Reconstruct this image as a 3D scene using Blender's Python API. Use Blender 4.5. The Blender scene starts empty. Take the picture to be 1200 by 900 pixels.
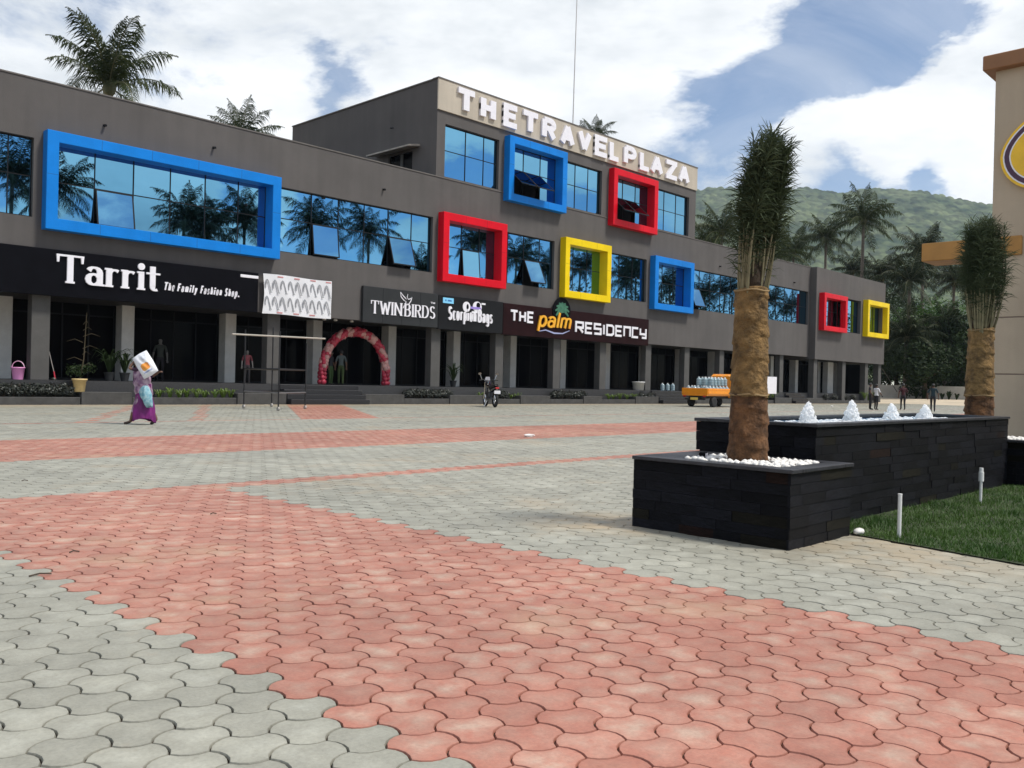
import bpy, bmesh, math, random
import numpy as np
from mathutils import Vector, Matrix
random.seed(7); rng = np.random.default_rng(11)
S = bpy.context.scene
COL = S.collection
D = bpy.data
PI = math.pi
rad = math.radians

# ------------------------------------------------------------------ camera
CH = 1.2                                   # camera height (m)
FPX, YAW, PITCH, ROLL = 1036.0, rad(43.984), rad(-0.133), rad(1.388)   # focal length in px of a 1200 px wide frame
cy_, sy_, cp_, sp_, cr_, sr_ = math.cos(YAW), math.sin(YAW), math.cos(PITCH), math.sin(PITCH), math.cos(ROLL), math.sin(ROLL)
FW = Vector((cy_*cp_, sy_*cp_, sp_)); RT0 = Vector((sy_, -cy_, 0)); UP0 = RT0.cross(FW)
RT = cr_*RT0 + sr_*UP0; UP = -sr_*RT0 + cr_*UP0
cd = D.cameras.new('camera'); cam = D.objects.new('camera', cd); COL.objects.link(cam)
cd.sensor_width = 36.0; cd.lens = FPX/1200*36.0; cd.clip_start = 0.05; cd.clip_end = 9000
m = Matrix((RT, UP, -FW)).transposed().to_4x4(); m.translation = Vector((0, 0, CH)); cam.matrix_world = m
S.camera = cam

def ray(px, py): return FW + (px-600)/FPX*RT - (py-450)/FPX*UP
def aty(px, py, Y):                         # where the sight line of a photo pixel meets the plane y = Y
    d = ray(px, py); return Vector((0, 0, CH)) + d*(Y/d.y)
def atx(px, py, X):
    d = ray(px, py); return Vector((0, 0, CH)) + d*(X/d.x)
def atz(px, py, z=0.0):
    d = ray(px, py); return Vector((0, 0, CH)) + d*((z-CH)/d.z)
def proj(p):
    q = Vector(p)-Vector((0, 0, CH)); w = q.dot(FW); return 600+FPX*q.dot(RT)/w, 450-FPX*q.dot(UP)/w, w

# ------------------------------------------------------------------ light: veiled sun, cloudy blue sky
SUN_EL, SUN_AZ = rad(58), rad(-62)          # azimuth measured from +x towards +y: in front of the facade
sdir = Vector((math.cos(SUN_EL)*math.cos(SUN_AZ), math.cos(SUN_EL)*math.sin(SUN_AZ), math.sin(SUN_EL)))
sl = D.lights.new('sun', 'SUN'); sl.energy = 2.9; sl.angle = rad(10); sl.color = (1.0, 0.95, 0.87)
so = D.objects.new('sun', sl); COL.objects.link(so); so.rotation_euler = sdir.to_track_quat('Z', 'Y').to_euler()
S.view_settings.view_transform = 'Standard'; S.view_settings.look = 'None'
S.view_settings.exposure = 0.40; S.view_settings.gamma = 1.0
W = D.worlds.new('World'); S.world = W; W.use_nodes = True
nt = W.node_tree; nt.nodes.clear()
def wn(t, **k):
    n = nt.nodes.new(t)
    for a, b in k.items(): setattr(n, a, b)
    return n
def wmath(op, a, b=None, c=None, clamp=False):
    n = wn('ShaderNodeMath', operation=op, use_clamp=clamp)
    for i, v in enumerate((a, b, c)):
        if v is None: continue
        if isinstance(v, (int, float)): n.inputs[i].default_value = v
        else: nt.links.new(v, n.inputs[i])
    return n.outputs[0]
sky = wn('ShaderNodeTexSky', sky_type='NISHITA'); sky.sun_disc = False
sky.sun_elevation = SUN_EL; sky.sun_rotation = PI/2-SUN_AZ; sky.air_density = .85; sky.dust_density = 0.15; sky.ozone_density = 2.5
tc = wn('ShaderNodeTexCoord')
mp = wn('ShaderNodeMapping'); mp.inputs['Scale'].default_value = (1, 1, 2.1); nt.links.new(tc.outputs['Generated'], mp.inputs[0])
n1 = wn('ShaderNodeTexNoise'); n1.inputs['Scale'].default_value = 4.2; n1.inputs['Detail'].default_value = 10; n1.inputs['Roughness'].default_value = 0.63; n1.inputs['Distortion'].default_value = 0.25
n2 = wn('ShaderNodeTexNoise'); n2.inputs['Scale'].default_value = 3.0; n2.inputs['Detail'].default_value = 7; n2.inputs['Roughness'].default_value = 0.55
mp2 = wn('ShaderNodeMapping'); mp2.inputs['Scale'].default_value = (1, 1, 2.6); mp2.inputs['Location'].default_value = (3.1, 1.7, .9); nt.links.new(tc.outputs['Generated'], mp2.inputs[0])
nt.links.new(mp.outputs[0], n1.inputs[0]); nt.links.new(mp2.outputs[0], n2.inputs[0])
nw = wn('ShaderNodeTexNoise'); nw.inputs['Scale'].default_value = 6.0; nw.inputs['Detail'].default_value = 7; nw.inputs['Roughness'].default_value = .6
nt.links.new(mp.outputs[0], nw.inputs[0])
wsub = wn('ShaderNodeVectorMath', operation='SUBTRACT'); nt.links.new(nw.outputs['Color'], wsub.inputs[0]); wsub.inputs[1].default_value = (.5, .5, .5)
wscl = wn('ShaderNodeVectorMath', operation='SCALE'); nt.links.new(wsub.outputs[0], wscl.inputs[0]); wscl.inputs['Scale'].default_value = .16
wadd = wn('ShaderNodeVectorMath', operation='ADD'); nt.links.new(tc.outputs['Generated'], wadd.inputs[0]); nt.links.new(wscl.outputs[0], wadd.inputs[1])
wnor = wn('ShaderNodeVectorMath', operation='NORMALIZE'); nt.links.new(wadd.outputs[0], wnor.inputs[0])
dens = wmath('MULTIPLY', wmath('SUBTRACT', n1.outputs[0], 0.485), 4.4)
# cloud banks and blue gaps: (photo px, py, tightness, weight)
LOBES = [(100, 60, 25, .5), (330, 150, 200, .45), (600, 50, 60, .6), (800, 20, 120, .5), (500, 40, 100, .4), (700, 90, 300, .3),
         (960, 130, 900, .75), (1030, 150, 700, .9), (1120, 110, 500, 1.0), (1190, 50, 500, .8), (1060, 180, 1500, .5), (1140, 215, 3500, .9), (900, 205, 1200, .35),
         (415, 105, 1500, -1.0), (380, 72, 4000, -.6), (385, 130, 3000, -.7), (820, 160, 500, -.9), (890, 120, 500, -1.0), (960, 70, 500, -1.1), (1040, 20, 400, -1.2), (740, 185, 1200, -.8), (1100, 10, 600, -.5), (1000, 215, 2500, -.7), (1090, 210, 4000, -.7), (640, 195, 1500, -.3)]
RLOBES = [(95, 185, 1800, 1.0), (150, 195, 2500, .9), (120, 240, 4000, -1.3), (190, 190, 5000, -1.0), (215, 235, 3000, .7), (255, 215, 4000, -1.0), (300, 250, 3000, .9), (345, 240, 3500, .9), (370, 255, 5000, -1.2), (350, 290, 5000, -.9), (455, 250, 4000, -1.0), (490, 270, 4000, .8),
          (540, 160, 3000, .8), (560, 205, 3000, -1.2), (620, 190, 3000, .5), (690, 215, 3000, .6), (690, 245, 4000, -.9), (540, 280, 4000, -.8), (620, 285, 4000, -.8), (20, 165, 1500, -1.5), (790, 250, 3000, .5), (70, 260, 3000, .7), (180, 262, 3000, .6)]
LOBES = [(ray(a, b_).normalized(), k, w) for a, b_, k, w in LOBES]+[(Vector((ray(a, b_).x, -ray(a, b_).y, ray(a, b_).z)).normalized(), k, w) for a, b_, k, w in [(p_[0], p_[1], p_[2]*.6, p_[3]*1.5) for p_ in RLOBES]]
for c, k, w in LOBES:
    vd = wn('ShaderNodeVectorMath', operation='DOT_PRODUCT'); nt.links.new(wnor.outputs[0], vd.inputs[0]); vd.inputs[1].default_value = c
    e = wmath('EXPONENT', wmath('MULTIPLY', wmath('SUBTRACT', vd.outputs['Value'], 1.0), float(k)))
    dens = wmath('ADD', dens, wmath('MULTIPLY', e, float(w)))
mr = wn('ShaderNodeMapRange', interpolation_type='SMOOTHSTEP'); nt.links.new(dens, mr.inputs[0])
mr.inputs[1].default_value = -.45; mr.inputs[2].default_value = .50
# thin veil that keeps the blue soft
n3 = wn('ShaderNodeTexNoise'); n3.inputs['Scale'].default_value = 3.4; n3.inputs['Detail'].default_value = 8; n3.inputs['Roughness'].default_value = .6; n3.inputs['Distortion'].default_value = .6; nt.links.new(mp.outputs[0], n3.inputs[0])
veil = wn('ShaderNodeMapRange'); nt.links.new(n3.outputs[0], veil.inputs[0]); veil.inputs[1].default_value = .38; veil.inputs[2].default_value = .75; veil.inputs[3].default_value = .03; veil.inputs[4].default_value = .55
fac = wmath('MAXIMUM', mr.outputs[0], veil.outputs[0])
cr = wn('ShaderNodeValToRGB'); nt.links.new(wmath('ADD', wmath('MULTIPLY', n2.outputs[0], 1.0), wmath('MULTIPLY', wmath('SUBTRACT', n1.outputs[0], .5), .35)), cr.inputs[0])
cr.color_ramp.elements[0].position = .38; cr.color_ramp.elements[0].color = (.98, .985, .99, 1)
cr.color_ramp.elements[1].position = .70; cr.color_ramp.elements[1].color = (.50, .54, .58, 1)
e_ = cr.color_ramp.elements.new(.54); e_.color = (.78, .80, .815, 1)
skyc = wn('ShaderNodeVectorMath', operation='SCALE'); nt.links.new(sky.outputs[0], skyc.inputs[0]); skyc.inputs['Scale'].default_value = 0.105
mx = wn('ShaderNodeMix', data_type='RGBA'); nt.links.new(fac, mx.inputs[0]); nt.links.new(skyc.outputs[0], mx.inputs[6]); nt.links.new(cr.outputs[0], mx.inputs[7])
bg = wn('ShaderNodeBackground'); nt.links.new(mx.outputs[2], bg.inputs[0]); bg.inputs[1].default_value = 1.0
wo = wn('ShaderNodeOutputWorld'); nt.links.new(bg.outputs[0], wo.inputs[0])

# ------------------------------------------------------------------ materials
MATS = {}
def mat(name, col, rough=.7, var=0.0, scale=8.0, metal=0.0, bump=0.0, bscale=None, spec=.5, col2=None, objvar=0.0, detail=5, trans=0.0, coat=0.0):
    """Principled material: colour broken up by noise (object space), optional second colour, relief and per-object variation."""
    if name in MATS: return MATS[name]
    mt = D.materials.new(name); mt.use_nodes = True; t = mt.node_tree; b = t.nodes['Principled BSDF']
    b.inputs['Roughness'].default_value = rough; b.inputs['Metallic'].default_value = metal
    b.inputs['Specular IOR Level'].default_value = spec; b.inputs['Coat Weight'].default_value = coat
    c4 = (*col, 1); b.inputs['Base Color'].default_value = c4
    tcn = t.nodes.new('ShaderNodeTexCoord'); out = None
    if var or col2:
        nz = t.nodes.new('ShaderNodeTexNoise'); nz.inputs['Scale'].default_value = scale; nz.inputs['Detail'].default_value = detail; nz.inputs['Roughness'].default_value = .62
        t.links.new(tcn.outputs['Object'], nz.inputs[0])
        rp = t.nodes.new('ShaderNodeValToRGB'); t.links.new(nz.outputs[0], rp.inputs[0])
        rp.color_ramp.elements[0].position = .33; rp.color_ramp.elements[1].position = .68
        lo = tuple(max(0, x*(1-var)) for x in col) if not col2 else col
        hi = tuple(min(1, x*(1+var)) for x in col) if not col2 else col2
        rp.color_ramp.elements[0].color = (*lo, 1); rp.color_ramp.elements[1].color = (*hi, 1)
        out = rp.outputs[0]
    if objvar:
        oi = t.nodes.new('ShaderNodeObjectInfo'); hs = t.nodes.new('ShaderNodeHueSaturation')
        mrn = t.nodes.new('ShaderNodeMapRange'); t.links.new(oi.outputs['Random'], mrn.inputs[0]); mrn.inputs[3].default_value = 1-objvar; mrn.inputs[4].default_value = 1+objvar
        t.links.new(mrn.outputs[0], hs.inputs['Value'])
        if out: t.links.new(out, hs.inputs['Color'])
        else: hs.inputs['Color'].default_value = c4
        out = hs.outputs[0]
    if out: t.links.new(out, b.inputs['Base Color'])
    if bump:
        nb = t.nodes.new('ShaderNodeTexNoise'); nb.inputs['Scale'].default_value = bscale or scale*4; nb.inputs['Detail'].default_value = 6
        t.links.new(tcn.outputs['Object'], nb.inputs[0])
        bp = t.nodes.new('ShaderNodeBump'); bp.inputs['Strength'].default_value = min(1, bump); bp.inputs['Distance'].default_value = .02
        t.links.new(nb.outputs[0], bp.inputs['Height']); t.links.new(bp.outputs[0], b.inputs['Normal'])
    if trans:
        tr = t.nodes.new('ShaderNodeBsdfTranslucent'); ad = t.nodes.new('ShaderNodeMixShader'); ad.inputs[0].default_value = trans
        if out: t.links.new(out, tr.inputs[0])
        else: tr.inputs[0].default_value = c4
        o = t.nodes['Material Output']; t.links.new(b.outputs[0], ad.inputs[1]); t.links.new(tr.outputs[0], ad.inputs[2]); t.links.new(ad.outputs[0], o.inputs[0])
    MATS[name] = mt; return mt

def facade_mat(name, col):
    """painted plaster: broad weathering, rain streaks under the parapet, fine sand grain"""
    mt = mat(name, col, .85, var=.10, scale=.5, bump=.25, bscale=35)
    t = mt.node_tree; b = t.nodes['Principled BSDF']; src = b.inputs['Base Color'].links[0].from_socket
    tcn = t.nodes.new('ShaderNodeTexCoord'); mpn = t.nodes.new('ShaderNodeMapping'); mpn.inputs['Scale'].default_value = (2.2, 2.2, .12)
    t.links.new(tcn.outputs['Object'], mpn.inputs[0]); nz = t.nodes.new('ShaderNodeTexNoise'); nz.inputs['Scale'].default_value = 1.0; nz.inputs['Detail'].default_value = 4
    t.links.new(mpn.outputs[0], nz.inputs[0]); rp = t.nodes.new('ShaderNodeMapRange'); t.links.new(nz.outputs[0], rp.inputs[0])
    rp.inputs[1].default_value = .3; rp.inputs[2].default_value = .75; rp.inputs[3].default_value = .88; rp.inputs[4].default_value = 1.06
    hs = t.nodes.new('ShaderNodeHueSaturation'); t.links.new(src, hs.inputs['Color']); t.links.new(rp.outputs[0], hs.inputs['Value']); t.links.new(hs.outputs[0], b.inputs['Base Color'])
    return mt

M_WALL = facade_mat('grey_plaster', (.091, .084, .081))
M_SIDE = M_WALL
M_BAND = facade_mat('beige_plaster', (.47, .42, .345))
M_BEIGE = facade_mat('tan_plaster', (.47, .385, .285))
M_COLUMN = mat('grey_column_paint', (.075, .073, .070), .8, var=.12, scale=2, bump=.15)
M_PILASTER = mat('pale_pilaster_paint', (.60, .60, .58), .8, var=.10, scale=2, bump=.15)
M_DARK = mat('painted_shade', (.005, .005, .006), .8, var=.3, scale=1, spec=.05)  # near-black colour standing in for deep shade
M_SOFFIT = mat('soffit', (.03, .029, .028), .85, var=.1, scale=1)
M_SHOPGLASS = mat('shop_glass_painted_dark', (.0025, .0025, .0035), .1, spec=.035)  # darkness of the unlit shops put into the glass colour
M_FLOOR = mat('granite_floor', (.035, .035, .037), .45, var=.3, scale=30)
M_BLUE = mat('blue_cladding', (.006, .19, .62), .4, var=.10, scale=.8, spec=.15)
M_RED = mat('red_cladding', (.62, .004, .016), .4, var=.10, scale=.8, spec=.15)
M_YEL = mat('yellow_cladding', (.80, .58, .004), .4, var=.08, scale=.8, spec=.15)
M_MULL = mat('window_frame_metal', (.010, .011, .013), .5, spec=.15)
M_WHITE = mat('white_acrylic', (.80, .79, .84), .35, var=.03, scale=5)
M_BLACK = mat('black_board', (.004, .004, .006), .45, var=.2, scale=2, spec=.06)
M_CHAR = mat('charcoal_board', (.030, .032, .034), .5, var=.1, scale=1.5, spec=.15)
M_MAROON = mat('maroon_board', (.017, .005, .006), .45, var=.2, scale=2, spec=.08)
M_KERB = mat('dark_kerb_stone', (.052, .051, .049), .75, var=.25, scale=3, bump=.3)
M_SOIL = mat('soil', (.05, .035, .025), .95, var=.4, scale=6, bump=.6)

def glass_mat():
    mt = D.materials.new('blue_reflective_glass'); mt.use_nodes = True; t = mt.node_tree; b = t.nodes['Principled BSDF']
    b.inputs['Metallic'].default_value = 1.0; b.inputs['Roughness'].default_value = .012
    oi = t.nodes.new('ShaderNodeObjectInfo'); rp = t.nodes.new('ShaderNodeValToRGB'); t.links.new(oi.outputs['Random'], rp.inputs[0])
    rp.color_ramp.elements[0].color = (.13, .34, .52, 1); rp.color_ramp.elements[1].color = (.17, .41, .60, 1); t.links.new(rp.outputs[0], b.inputs['Base Color'])
    tcn = t.nodes.new('ShaderNodeTexCoord'); nz = t.nodes.new('ShaderNodeTexNoise'); nz.inputs['Scale'].default_value = .9; nz.inputs['Detail'].default_value = 1
    t.links.new(tcn.outputs['Object'], nz.inputs[0]); bp = t.nodes.new('ShaderNodeBump'); bp.inputs['Strength'].default_value = .010; bp.inputs['Distance'].default_value = .1
    t.links.new(nz.outputs[0], bp.inputs['Height']); t.links.new(bp.outputs[0], b.inputs['Normal']); return mt
M_GLASS = glass_mat()

# ------------------------------------------------------------------ helpers
class MB:
    """collects verts / faces of ONE mesh"""
    def __init__(s): s.v = []; s.f = []; s.mi = []; s.cur = 0
    def add(s, vs, fs):
        o = len(s.v); s.v += [tuple(x) for x in vs]; s.f += [tuple(i+o for i in f) for f in fs]; s.mi += [s.cur]*len(fs); return s
    def box(s, x0, x1, y0, y1, z0, z1):
        return s.add([(x0,y0,z0),(x1,y0,z0),(x1,y1,z0),(x0,y1,z0),(x0,y0,z1),(x1,y0,z1),(x1,y1,z1),(x0,y1,z1)],
                     [(0,3,2,1),(4,5,6,7),(0,1,5,4),(1,2,6,5),(2,3,7,6),(3,0,4,7)])
    def bbox(s, x0, x1, y0, y1, z0, z1, b=.01):
        """box with chamfered edges"""
        bm = bmesh.new(); bmesh.ops.create_cube(bm, size=1)
        for v in bm.verts: v.co = ((x0+x1)/2+v.co.x*(x1-x0), (y0+y1)/2+v.co.y*(y1-y0), (z0+z1)/2+v.co.z*(z1-z0))
        bmesh.ops.bevel(bm, geom=bm.edges[:], offset=b, segments=1, affect='EDGES')
        bm.verts.index_update(); s.add([v.co[:] for v in bm.verts], [[v.index for v in f.verts] for f in bm.faces]); bm.free(); return s
    def tube(s, pts, rs, n=8, cap=True):
        pts = [Vector(p) for p in pts]
        if isinstance(rs, (int, float)): rs = [rs]*len(pts)
        vs = []; prev = None
        for i, p in enumerate(pts):
            t = (pts[min(i+1, len(pts)-1)]-pts[max(i-1, 0)]).normalized()
            if prev is None: a = t.orthogonal().normalized()
            else: a = (prev - t*prev.dot(t)); a = a.normalized() if a.length > 1e-6 else t.orthogonal().normalized()
            prev = a; b = t.cross(a)
            for k in range(n):
                an = 2*PI*k/n; vs.append(p+(a*math.cos(an)+b*math.sin(an))*rs[i])
        fs = [(i*n+k, i*n+(k+1)%n, (i+1)*n+(k+1)%n, (i+1)*n+k) for i in range(len(pts)-1) for k in range(n)]
        if cap: fs += [tuple(range(n-1, -1, -1)), tuple((len(pts)-1)*n+k for k in range(n))]
        return s.add(vs, fs)
    def lathe(s, prof, n=16, c=(0, 0, 0)):
        vs = [(c[0]+r*math.cos(2*PI*k/n), c[1]+r*math.sin(2*PI*k/n), c[2]+z) for r, z in prof for k in range(n)]
        fs = [(i*n+k, i*n+(k+1)%n, (i+1)*n+(k+1)%n, (i+1)*n+k) for i in range(len(prof)-1) for k in range(n)]
        fs += [tuple(range(n-1, -1, -1)), tuple((len(prof)-1)*n+k for k in range(n))]
        return s.add(vs, fs)
    def ico(s, c, r, sub=1, jit=0.0, sc=(1, 1, 1)):
        bm = bmesh.new(); bmesh.ops.create_icosphere(bm, subdivisions=sub, radius=1)
        bm.verts.index_update()
        vs = [(c[0]+v.co.x*r*sc[0]*(1+random.uniform(-jit, jit)), c[1]+v.co.y*r*sc[1]*(1+random.uniform(-jit, jit)), c[2]+v.co.z*r*sc[2]*(1+random.uniform(-jit, jit))) for v in bm.verts]
        s.add(vs, [[v.index for v in f.verts] for f in bm.faces]); bm.free(); return s
    def mesh(s, name, mats, smooth=False):
        me = D.meshes.new(name); me.from_pydata(s.v, [], s.f)
        for m_ in (mats if isinstance(mats, (list, tuple)) else [mats]): me.materials.append(m_)
        if any(s.mi): me.polygons.foreach_set('material_index', s.mi)
        if smooth: me.polygons.foreach_set('use_smooth', [True]*len(me.polygons))
        me.update(); return me
    def build(s, name, mats, parent=None, smooth=False, loc=None, **k):
        return link(name, s.mesh(name, mats, smooth), parent, loc, **k)
def link(name, me, parent=None, loc=None, rot=None, scale=None, **props):
    o = D.objects.new(name, me); COL.objects.link(o)
    if parent: o.parent = parent
    if loc is not None: o.location = loc
    if rot is not None: o.rotation_euler = rot
    if scale is not None: o.scale = scale
    for a, b in props.items(): o[a] = b
    return o
def thing(name, label, cat, loc=(0, 0, 0), rz=0.0, group=None):
    o = link(name, None, None, loc, (0, 0, rz)); o['label'] = label; o['category'] = cat
    if group: o['group'] = group
    o.empty_display_size = .2; return o
def tag(o, label, cat, group=None):
    o['label'] = label; o['category'] = cat
    if group: o['group'] = group
    return o
def dup(root, loc, rz=0.0, label=None, group=None, scale=None):
    r = root.copy(); COL.objects.link(r); r.location = loc; r.rotation_euler = (0, 0, rz)
    if scale: r.scale = (scale,)*3
    if label: r['label'] = label
    if group: r['group'] = group
    for ch in list(root.children):
        c = ch.copy(); COL.objects.link(c); c.parent = r
        for g in list(ch.children):
            d = g.copy(); COL.objects.link(d); d.parent = c
    return r

# ================================================================== GROUND
STRUCT = dict(kind='structure')
M_DIRT = mat('dry_earth', (.36, .29, .20), .95, var=.18, scale=.05, bump=.3, bscale=3)
g = MB(); R_ = 4500
g.add([(-R_, -R_, -.09), (R_, -R_, -.09), (R_, R_, -.09), (-R_, R_, -.09)], [(0, 1, 2, 3)])
g.build('ground', M_DIRT, **STRUCT)
M_JOINT = mat('joint_sand', (.13, .095, .07), .95, var=.35, scale=9, bump=.3)
YB = 33.4                                     # line of the kerbs at the foot of the building
pz = MB(); pz.add([(-8, -6, -.016), (92, -6, -.016), (92, YB+.05, -.016), (-8, YB+.05, -.016)], [(0, 1, 2, 3)])
plaza = pz.build('plaza', M_JOINT, **STRUCT)

def paver_mat(name, c_rim, c_mid, single):
    mt = D.materials.new(name); mt.use_nodes = True; t = mt.node_tree; b = t.nodes['Principled BSDF']; b.inputs['Roughness'].default_value = .58; b.inputs['Specular IOR Level'].default_value = .5
    geo = t.nodes.new('ShaderNodeNewGeometry')
    def noise(sc, det=4, ro=.6):
        n = t.nodes.new('ShaderNodeTexNoise'); n.inputs['Scale'].default_value = sc; n.inputs['Detail'].default_value = det; n.inputs['Roughness'].default_value = ro
        t.links.new(geo.outputs['Position'], n.inputs[0]); return n.outputs[0]
    def mth(op, a, bb):
        n = t.nodes.new('ShaderNodeMath'); n.operation = op
        for i, v in enumerate((a, bb)):
            if isinstance(v, (int, float)): n.inputs[i].default_value = v
            else: t.links.new(v, n.inputs[i])
        return n.outputs[0]
    def rng_(x, a, bb, c, d):
        n = t.nodes.new('ShaderNodeMapRange'); t.links.new(x, n.inputs[0])
        for i, v in enumerate((a, bb, c, d)): n.inputs[i+1].default_value = v
        return n.outputs[0]
    wr = t.nodes.new('ShaderNodeAttribute'); wr.attribute_name = 'wear'
    if single:
        oi = t.nodes.new('ShaderNodeObjectInfo'); tone = oi.outputs['Random']
    else:
        ta = t.nodes.new('ShaderNodeAttribute'); ta.attribute_name = 'tone'; tone = ta.outputs['Fac']
    # worn middle of the block, blotchy
    wf = mth('MULTIPLY', wr.outputs['Fac'], rng_(noise(7, 6), .36, .62, .15, 1.3))
    wf = mth('MULTIPLY', wf, rng_(tone, 0, 1, .35, 1.1))
    mxn = t.nodes.new('ShaderNodeMix'); mxn.data_type = 'RGBA'; t.links.new(wf, mxn.inputs[0]); mxn.inputs[6].default_value = (*c_rim, 1); mxn.inputs[7].default_value = (*c_mid, 1)
    hs = t.nodes.new('ShaderNodeHueSaturation'); t.links.new(mxn.outputs[2], hs.inputs['Color'])
    t.links.new(mth('MULTIPLY', rng_(tone, 0, 1, .91, 1.06), mth('MULTIPLY', mth('MULTIPLY', rng_(noise(.45, 3), .3, .7, .84, 1.12), mth('MULTIPLY', rng_(wr.outputs['Fac'], 0, .3, .68, 1), rng_(noise(4.5, 7, .75), .36, .66, .84, 1.10))), rng_(noise(60, 3), .25, .75, .88, 1.12))), hs.inputs['Value'])
    # sandy stain patches
    st = t.nodes.new('ShaderNodeMix'); st.data_type = 'RGBA'; t.links.new(rng_(noise(.55, 7, .72), .54, .74, 0, .6), st.inputs[0])
    t.links.new(hs.outputs[0], st.inputs[6]); st.inputs[7].default_value = (.40, .30, .19, 1)
    # tan earth washed out round the planter and lawn and along the kerbs
    sx = t.nodes.new('ShaderNodeSeparateXYZ'); t.links.new(geo.outputs['Position'], sx.inputs[0])
    vm = t.nodes.new('ShaderNodeVectorMath'); vm.operation = 'DISTANCE'; t.links.new(geo.outputs['Position'], vm.inputs[0]); vm.inputs[1].default_value = (6.05, 4.75, 0)
    vm2 = t.nodes.new('ShaderNodeVectorMath'); vm2.operation = 'DISTANCE'; t.links.new(geo.outputs['Position'], vm2.inputs[0]); vm2.inputs[1].default_value = (7.0, 2.6, 0)
    s1 = rng_(vm.outputs['Value'], .15, .8, .75, 0); s2 = rng_(vm2.outputs['Value'], .2, 1.5, .55, 0); s3 = rng_(sx.outputs[1], 30.5, 33.2, 0, .7)
    sf = mth('MULTIPLY', mth('MAXIMUM', mth('MAXIMUM', s1, s2), s3), rng_(noise(3.2, 5), .35, .6, .3, 1))
    s5 = t.nodes.new('ShaderNodeMix'); s5.data_type = 'RGBA'; t.links.new(sf, s5.inputs[0]); t.links.new(st.outputs[2], s5.inputs[6]); s5.inputs[7].default_value = (.42, .31, .18, 1)
    t.links.new(s5.outputs[2], b.inputs['Base Color'])
    bp = t.nodes.new('ShaderNodeBump'); bp.inputs['Strength'].default_value = .35; bp.inputs['Distance'].default_value = .004; t.links.new(noise(90, 5), bp.inputs['Height']); t.links.new(bp.outputs[0], b.inputs['Normal'])
    return mt
PINK = ((.390, .150, .104), (.440, .295, .226)); GREY = ((.296, .289, .238), (.370, .366, .310))
M_PAV = [paver_mat('pink_paver_block', *PINK, True), paver_mat('grey_paver_block', *GREY, True)]
M_PAVF = [paver_mat('pink_paver_field', *PINK, False), paver_mat('grey_paver_field', *GREY, False)]
PS = .212; PRad = PS/math.sqrt(3)
def paver_outline(seg, shrink=.0):
    """six-sided block whose edges bow out and in by turns, so that it keys into its six neighbours"""
    hexv = [Vector((PRad*math.cos(rad(a)), PRad*math.sin(rad(a)))) for a in (150, 90, 30, -30, -90, -150)]
    out = []
    for i in range(6):
        a, b = hexv[i], hexv[(i+1) % 6]; mid = (a+b)/2; nrm = mid.normalized()
        sg = .0215*(1 if i % 2 == 0 else -1)
        for k in range(seg):
            u = k/seg; p = a.lerp(b, u)+nrm*sg*4*u*(1-u); out.append(p)
    if shrink:
        n = len(out); res = []
        for i in range(n):
            t = (out[(i+1) % n]-out[i-1]).normalized(); nn = Vector((-t.y, t.x)); res.append(out[i]+nn*-shrink*(-1 if nn.dot(out[i]) < 0 else 1))
        out = res
    return out
def paver_template(seg, bev=.0052, gap=.0018, dep=.010):
    top = paver_outline(seg, bev); bot = paver_outline(seg, gap); n = len(top)
    vs = [(p.x, p.y, 0) for p in top]+[(p.x, p.y, -dep) for p in bot]+[(0, 0, .0012)]
    fs = [(i, n+i, n+(i+1) % n, (i+1) % n) for i in range(n)]
    fs = [tuple(reversed(f)) for f in fs]
    fs += [((i+1) % n, i, 2*n) for i in range(n)]
    wear = [.25]*n+[0]*n+[1.0]
    fs = [tuple(reversed(f)) for f in fs]
    return np.array(vs, float), fs, np.array(wear)
def pink_at(x, y):
    rowodd = 0
    if 1.84 < x < 4.62 and y < 9.06: return True
    if 8.80 < y < 9.16 and x > 1.84: return True
    if y < 9.06 and x <= 1.84 and y > 8.8: return True
    if 12.72 < y < 16.62: return True
    if 21.55 < y < 21.76: return True
    if 21.7 < y < 33.5:
        t_ = (y-21.8)*.57
        if 13.96+t_ < x < 16.7+t_: return True
        for xx in (8.05, 10.8):
            if abs(x-xx-(y-21.7)*.53) < .2 and math.sin(x*91.7+y*57.3) > -.35: return True
    return False
# all block centres inside the view
row_h = PS*math.sqrt(3)/2
ctr = []
for j in range(int(-3/row_h), int((YB-.1)/row_h)+1):
    y = j*row_h; off = (PS/2 if j % 2 else 0)
    lo, hi = max(-2.5, y*.27-3), min(92, y/.17+2.5)
    if y < .5: hi = 7.8
    for i in range(int(lo/PS)-1, int(hi/PS)+1):
        x = i*PS+off
        d = Vector((x, y, -CH)); w = d.dot(FW)
        if w < .35: continue
        px = 600+FPX*d.dot(RT)/w; py = 450-FPX*d.dot(UP)/w
        if px < -260 or px > 1460 or py > 1250: continue
        if 6.30 < x < 7.2 and 3.2 < y < 4.35: continue        # under the planter
        if x > 7.2+(y-3.0)*.21+.32 and y < 4.45 and x < 22: continue       # lawn, fountain
        if x > 22 and y < 6.3: continue
        ctr.append((x, y, px, py, w))
inview = [c for c in ctr if -20 < c[2] < 1220 and c[3] < 925]
order = sorted(inview, key=lambda c: c[4])[:300]
near = set((c[0], c[1]) for c in order)
tv, tf, tw = paver_template(4)
pmesh = []
for k in range(2):
    me = D.meshes.new(('pink' if k == 0 else 'grey')+'_paver'); me.from_pydata(tv.tolist(), [], tf); me.materials.append(M_PAV[k])
    at = me.attributes.new('wear', 'FLOAT', 'POINT'); at.data.foreach_set('value', tw.astype(np.float32)); pmesh.append(me)
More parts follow.
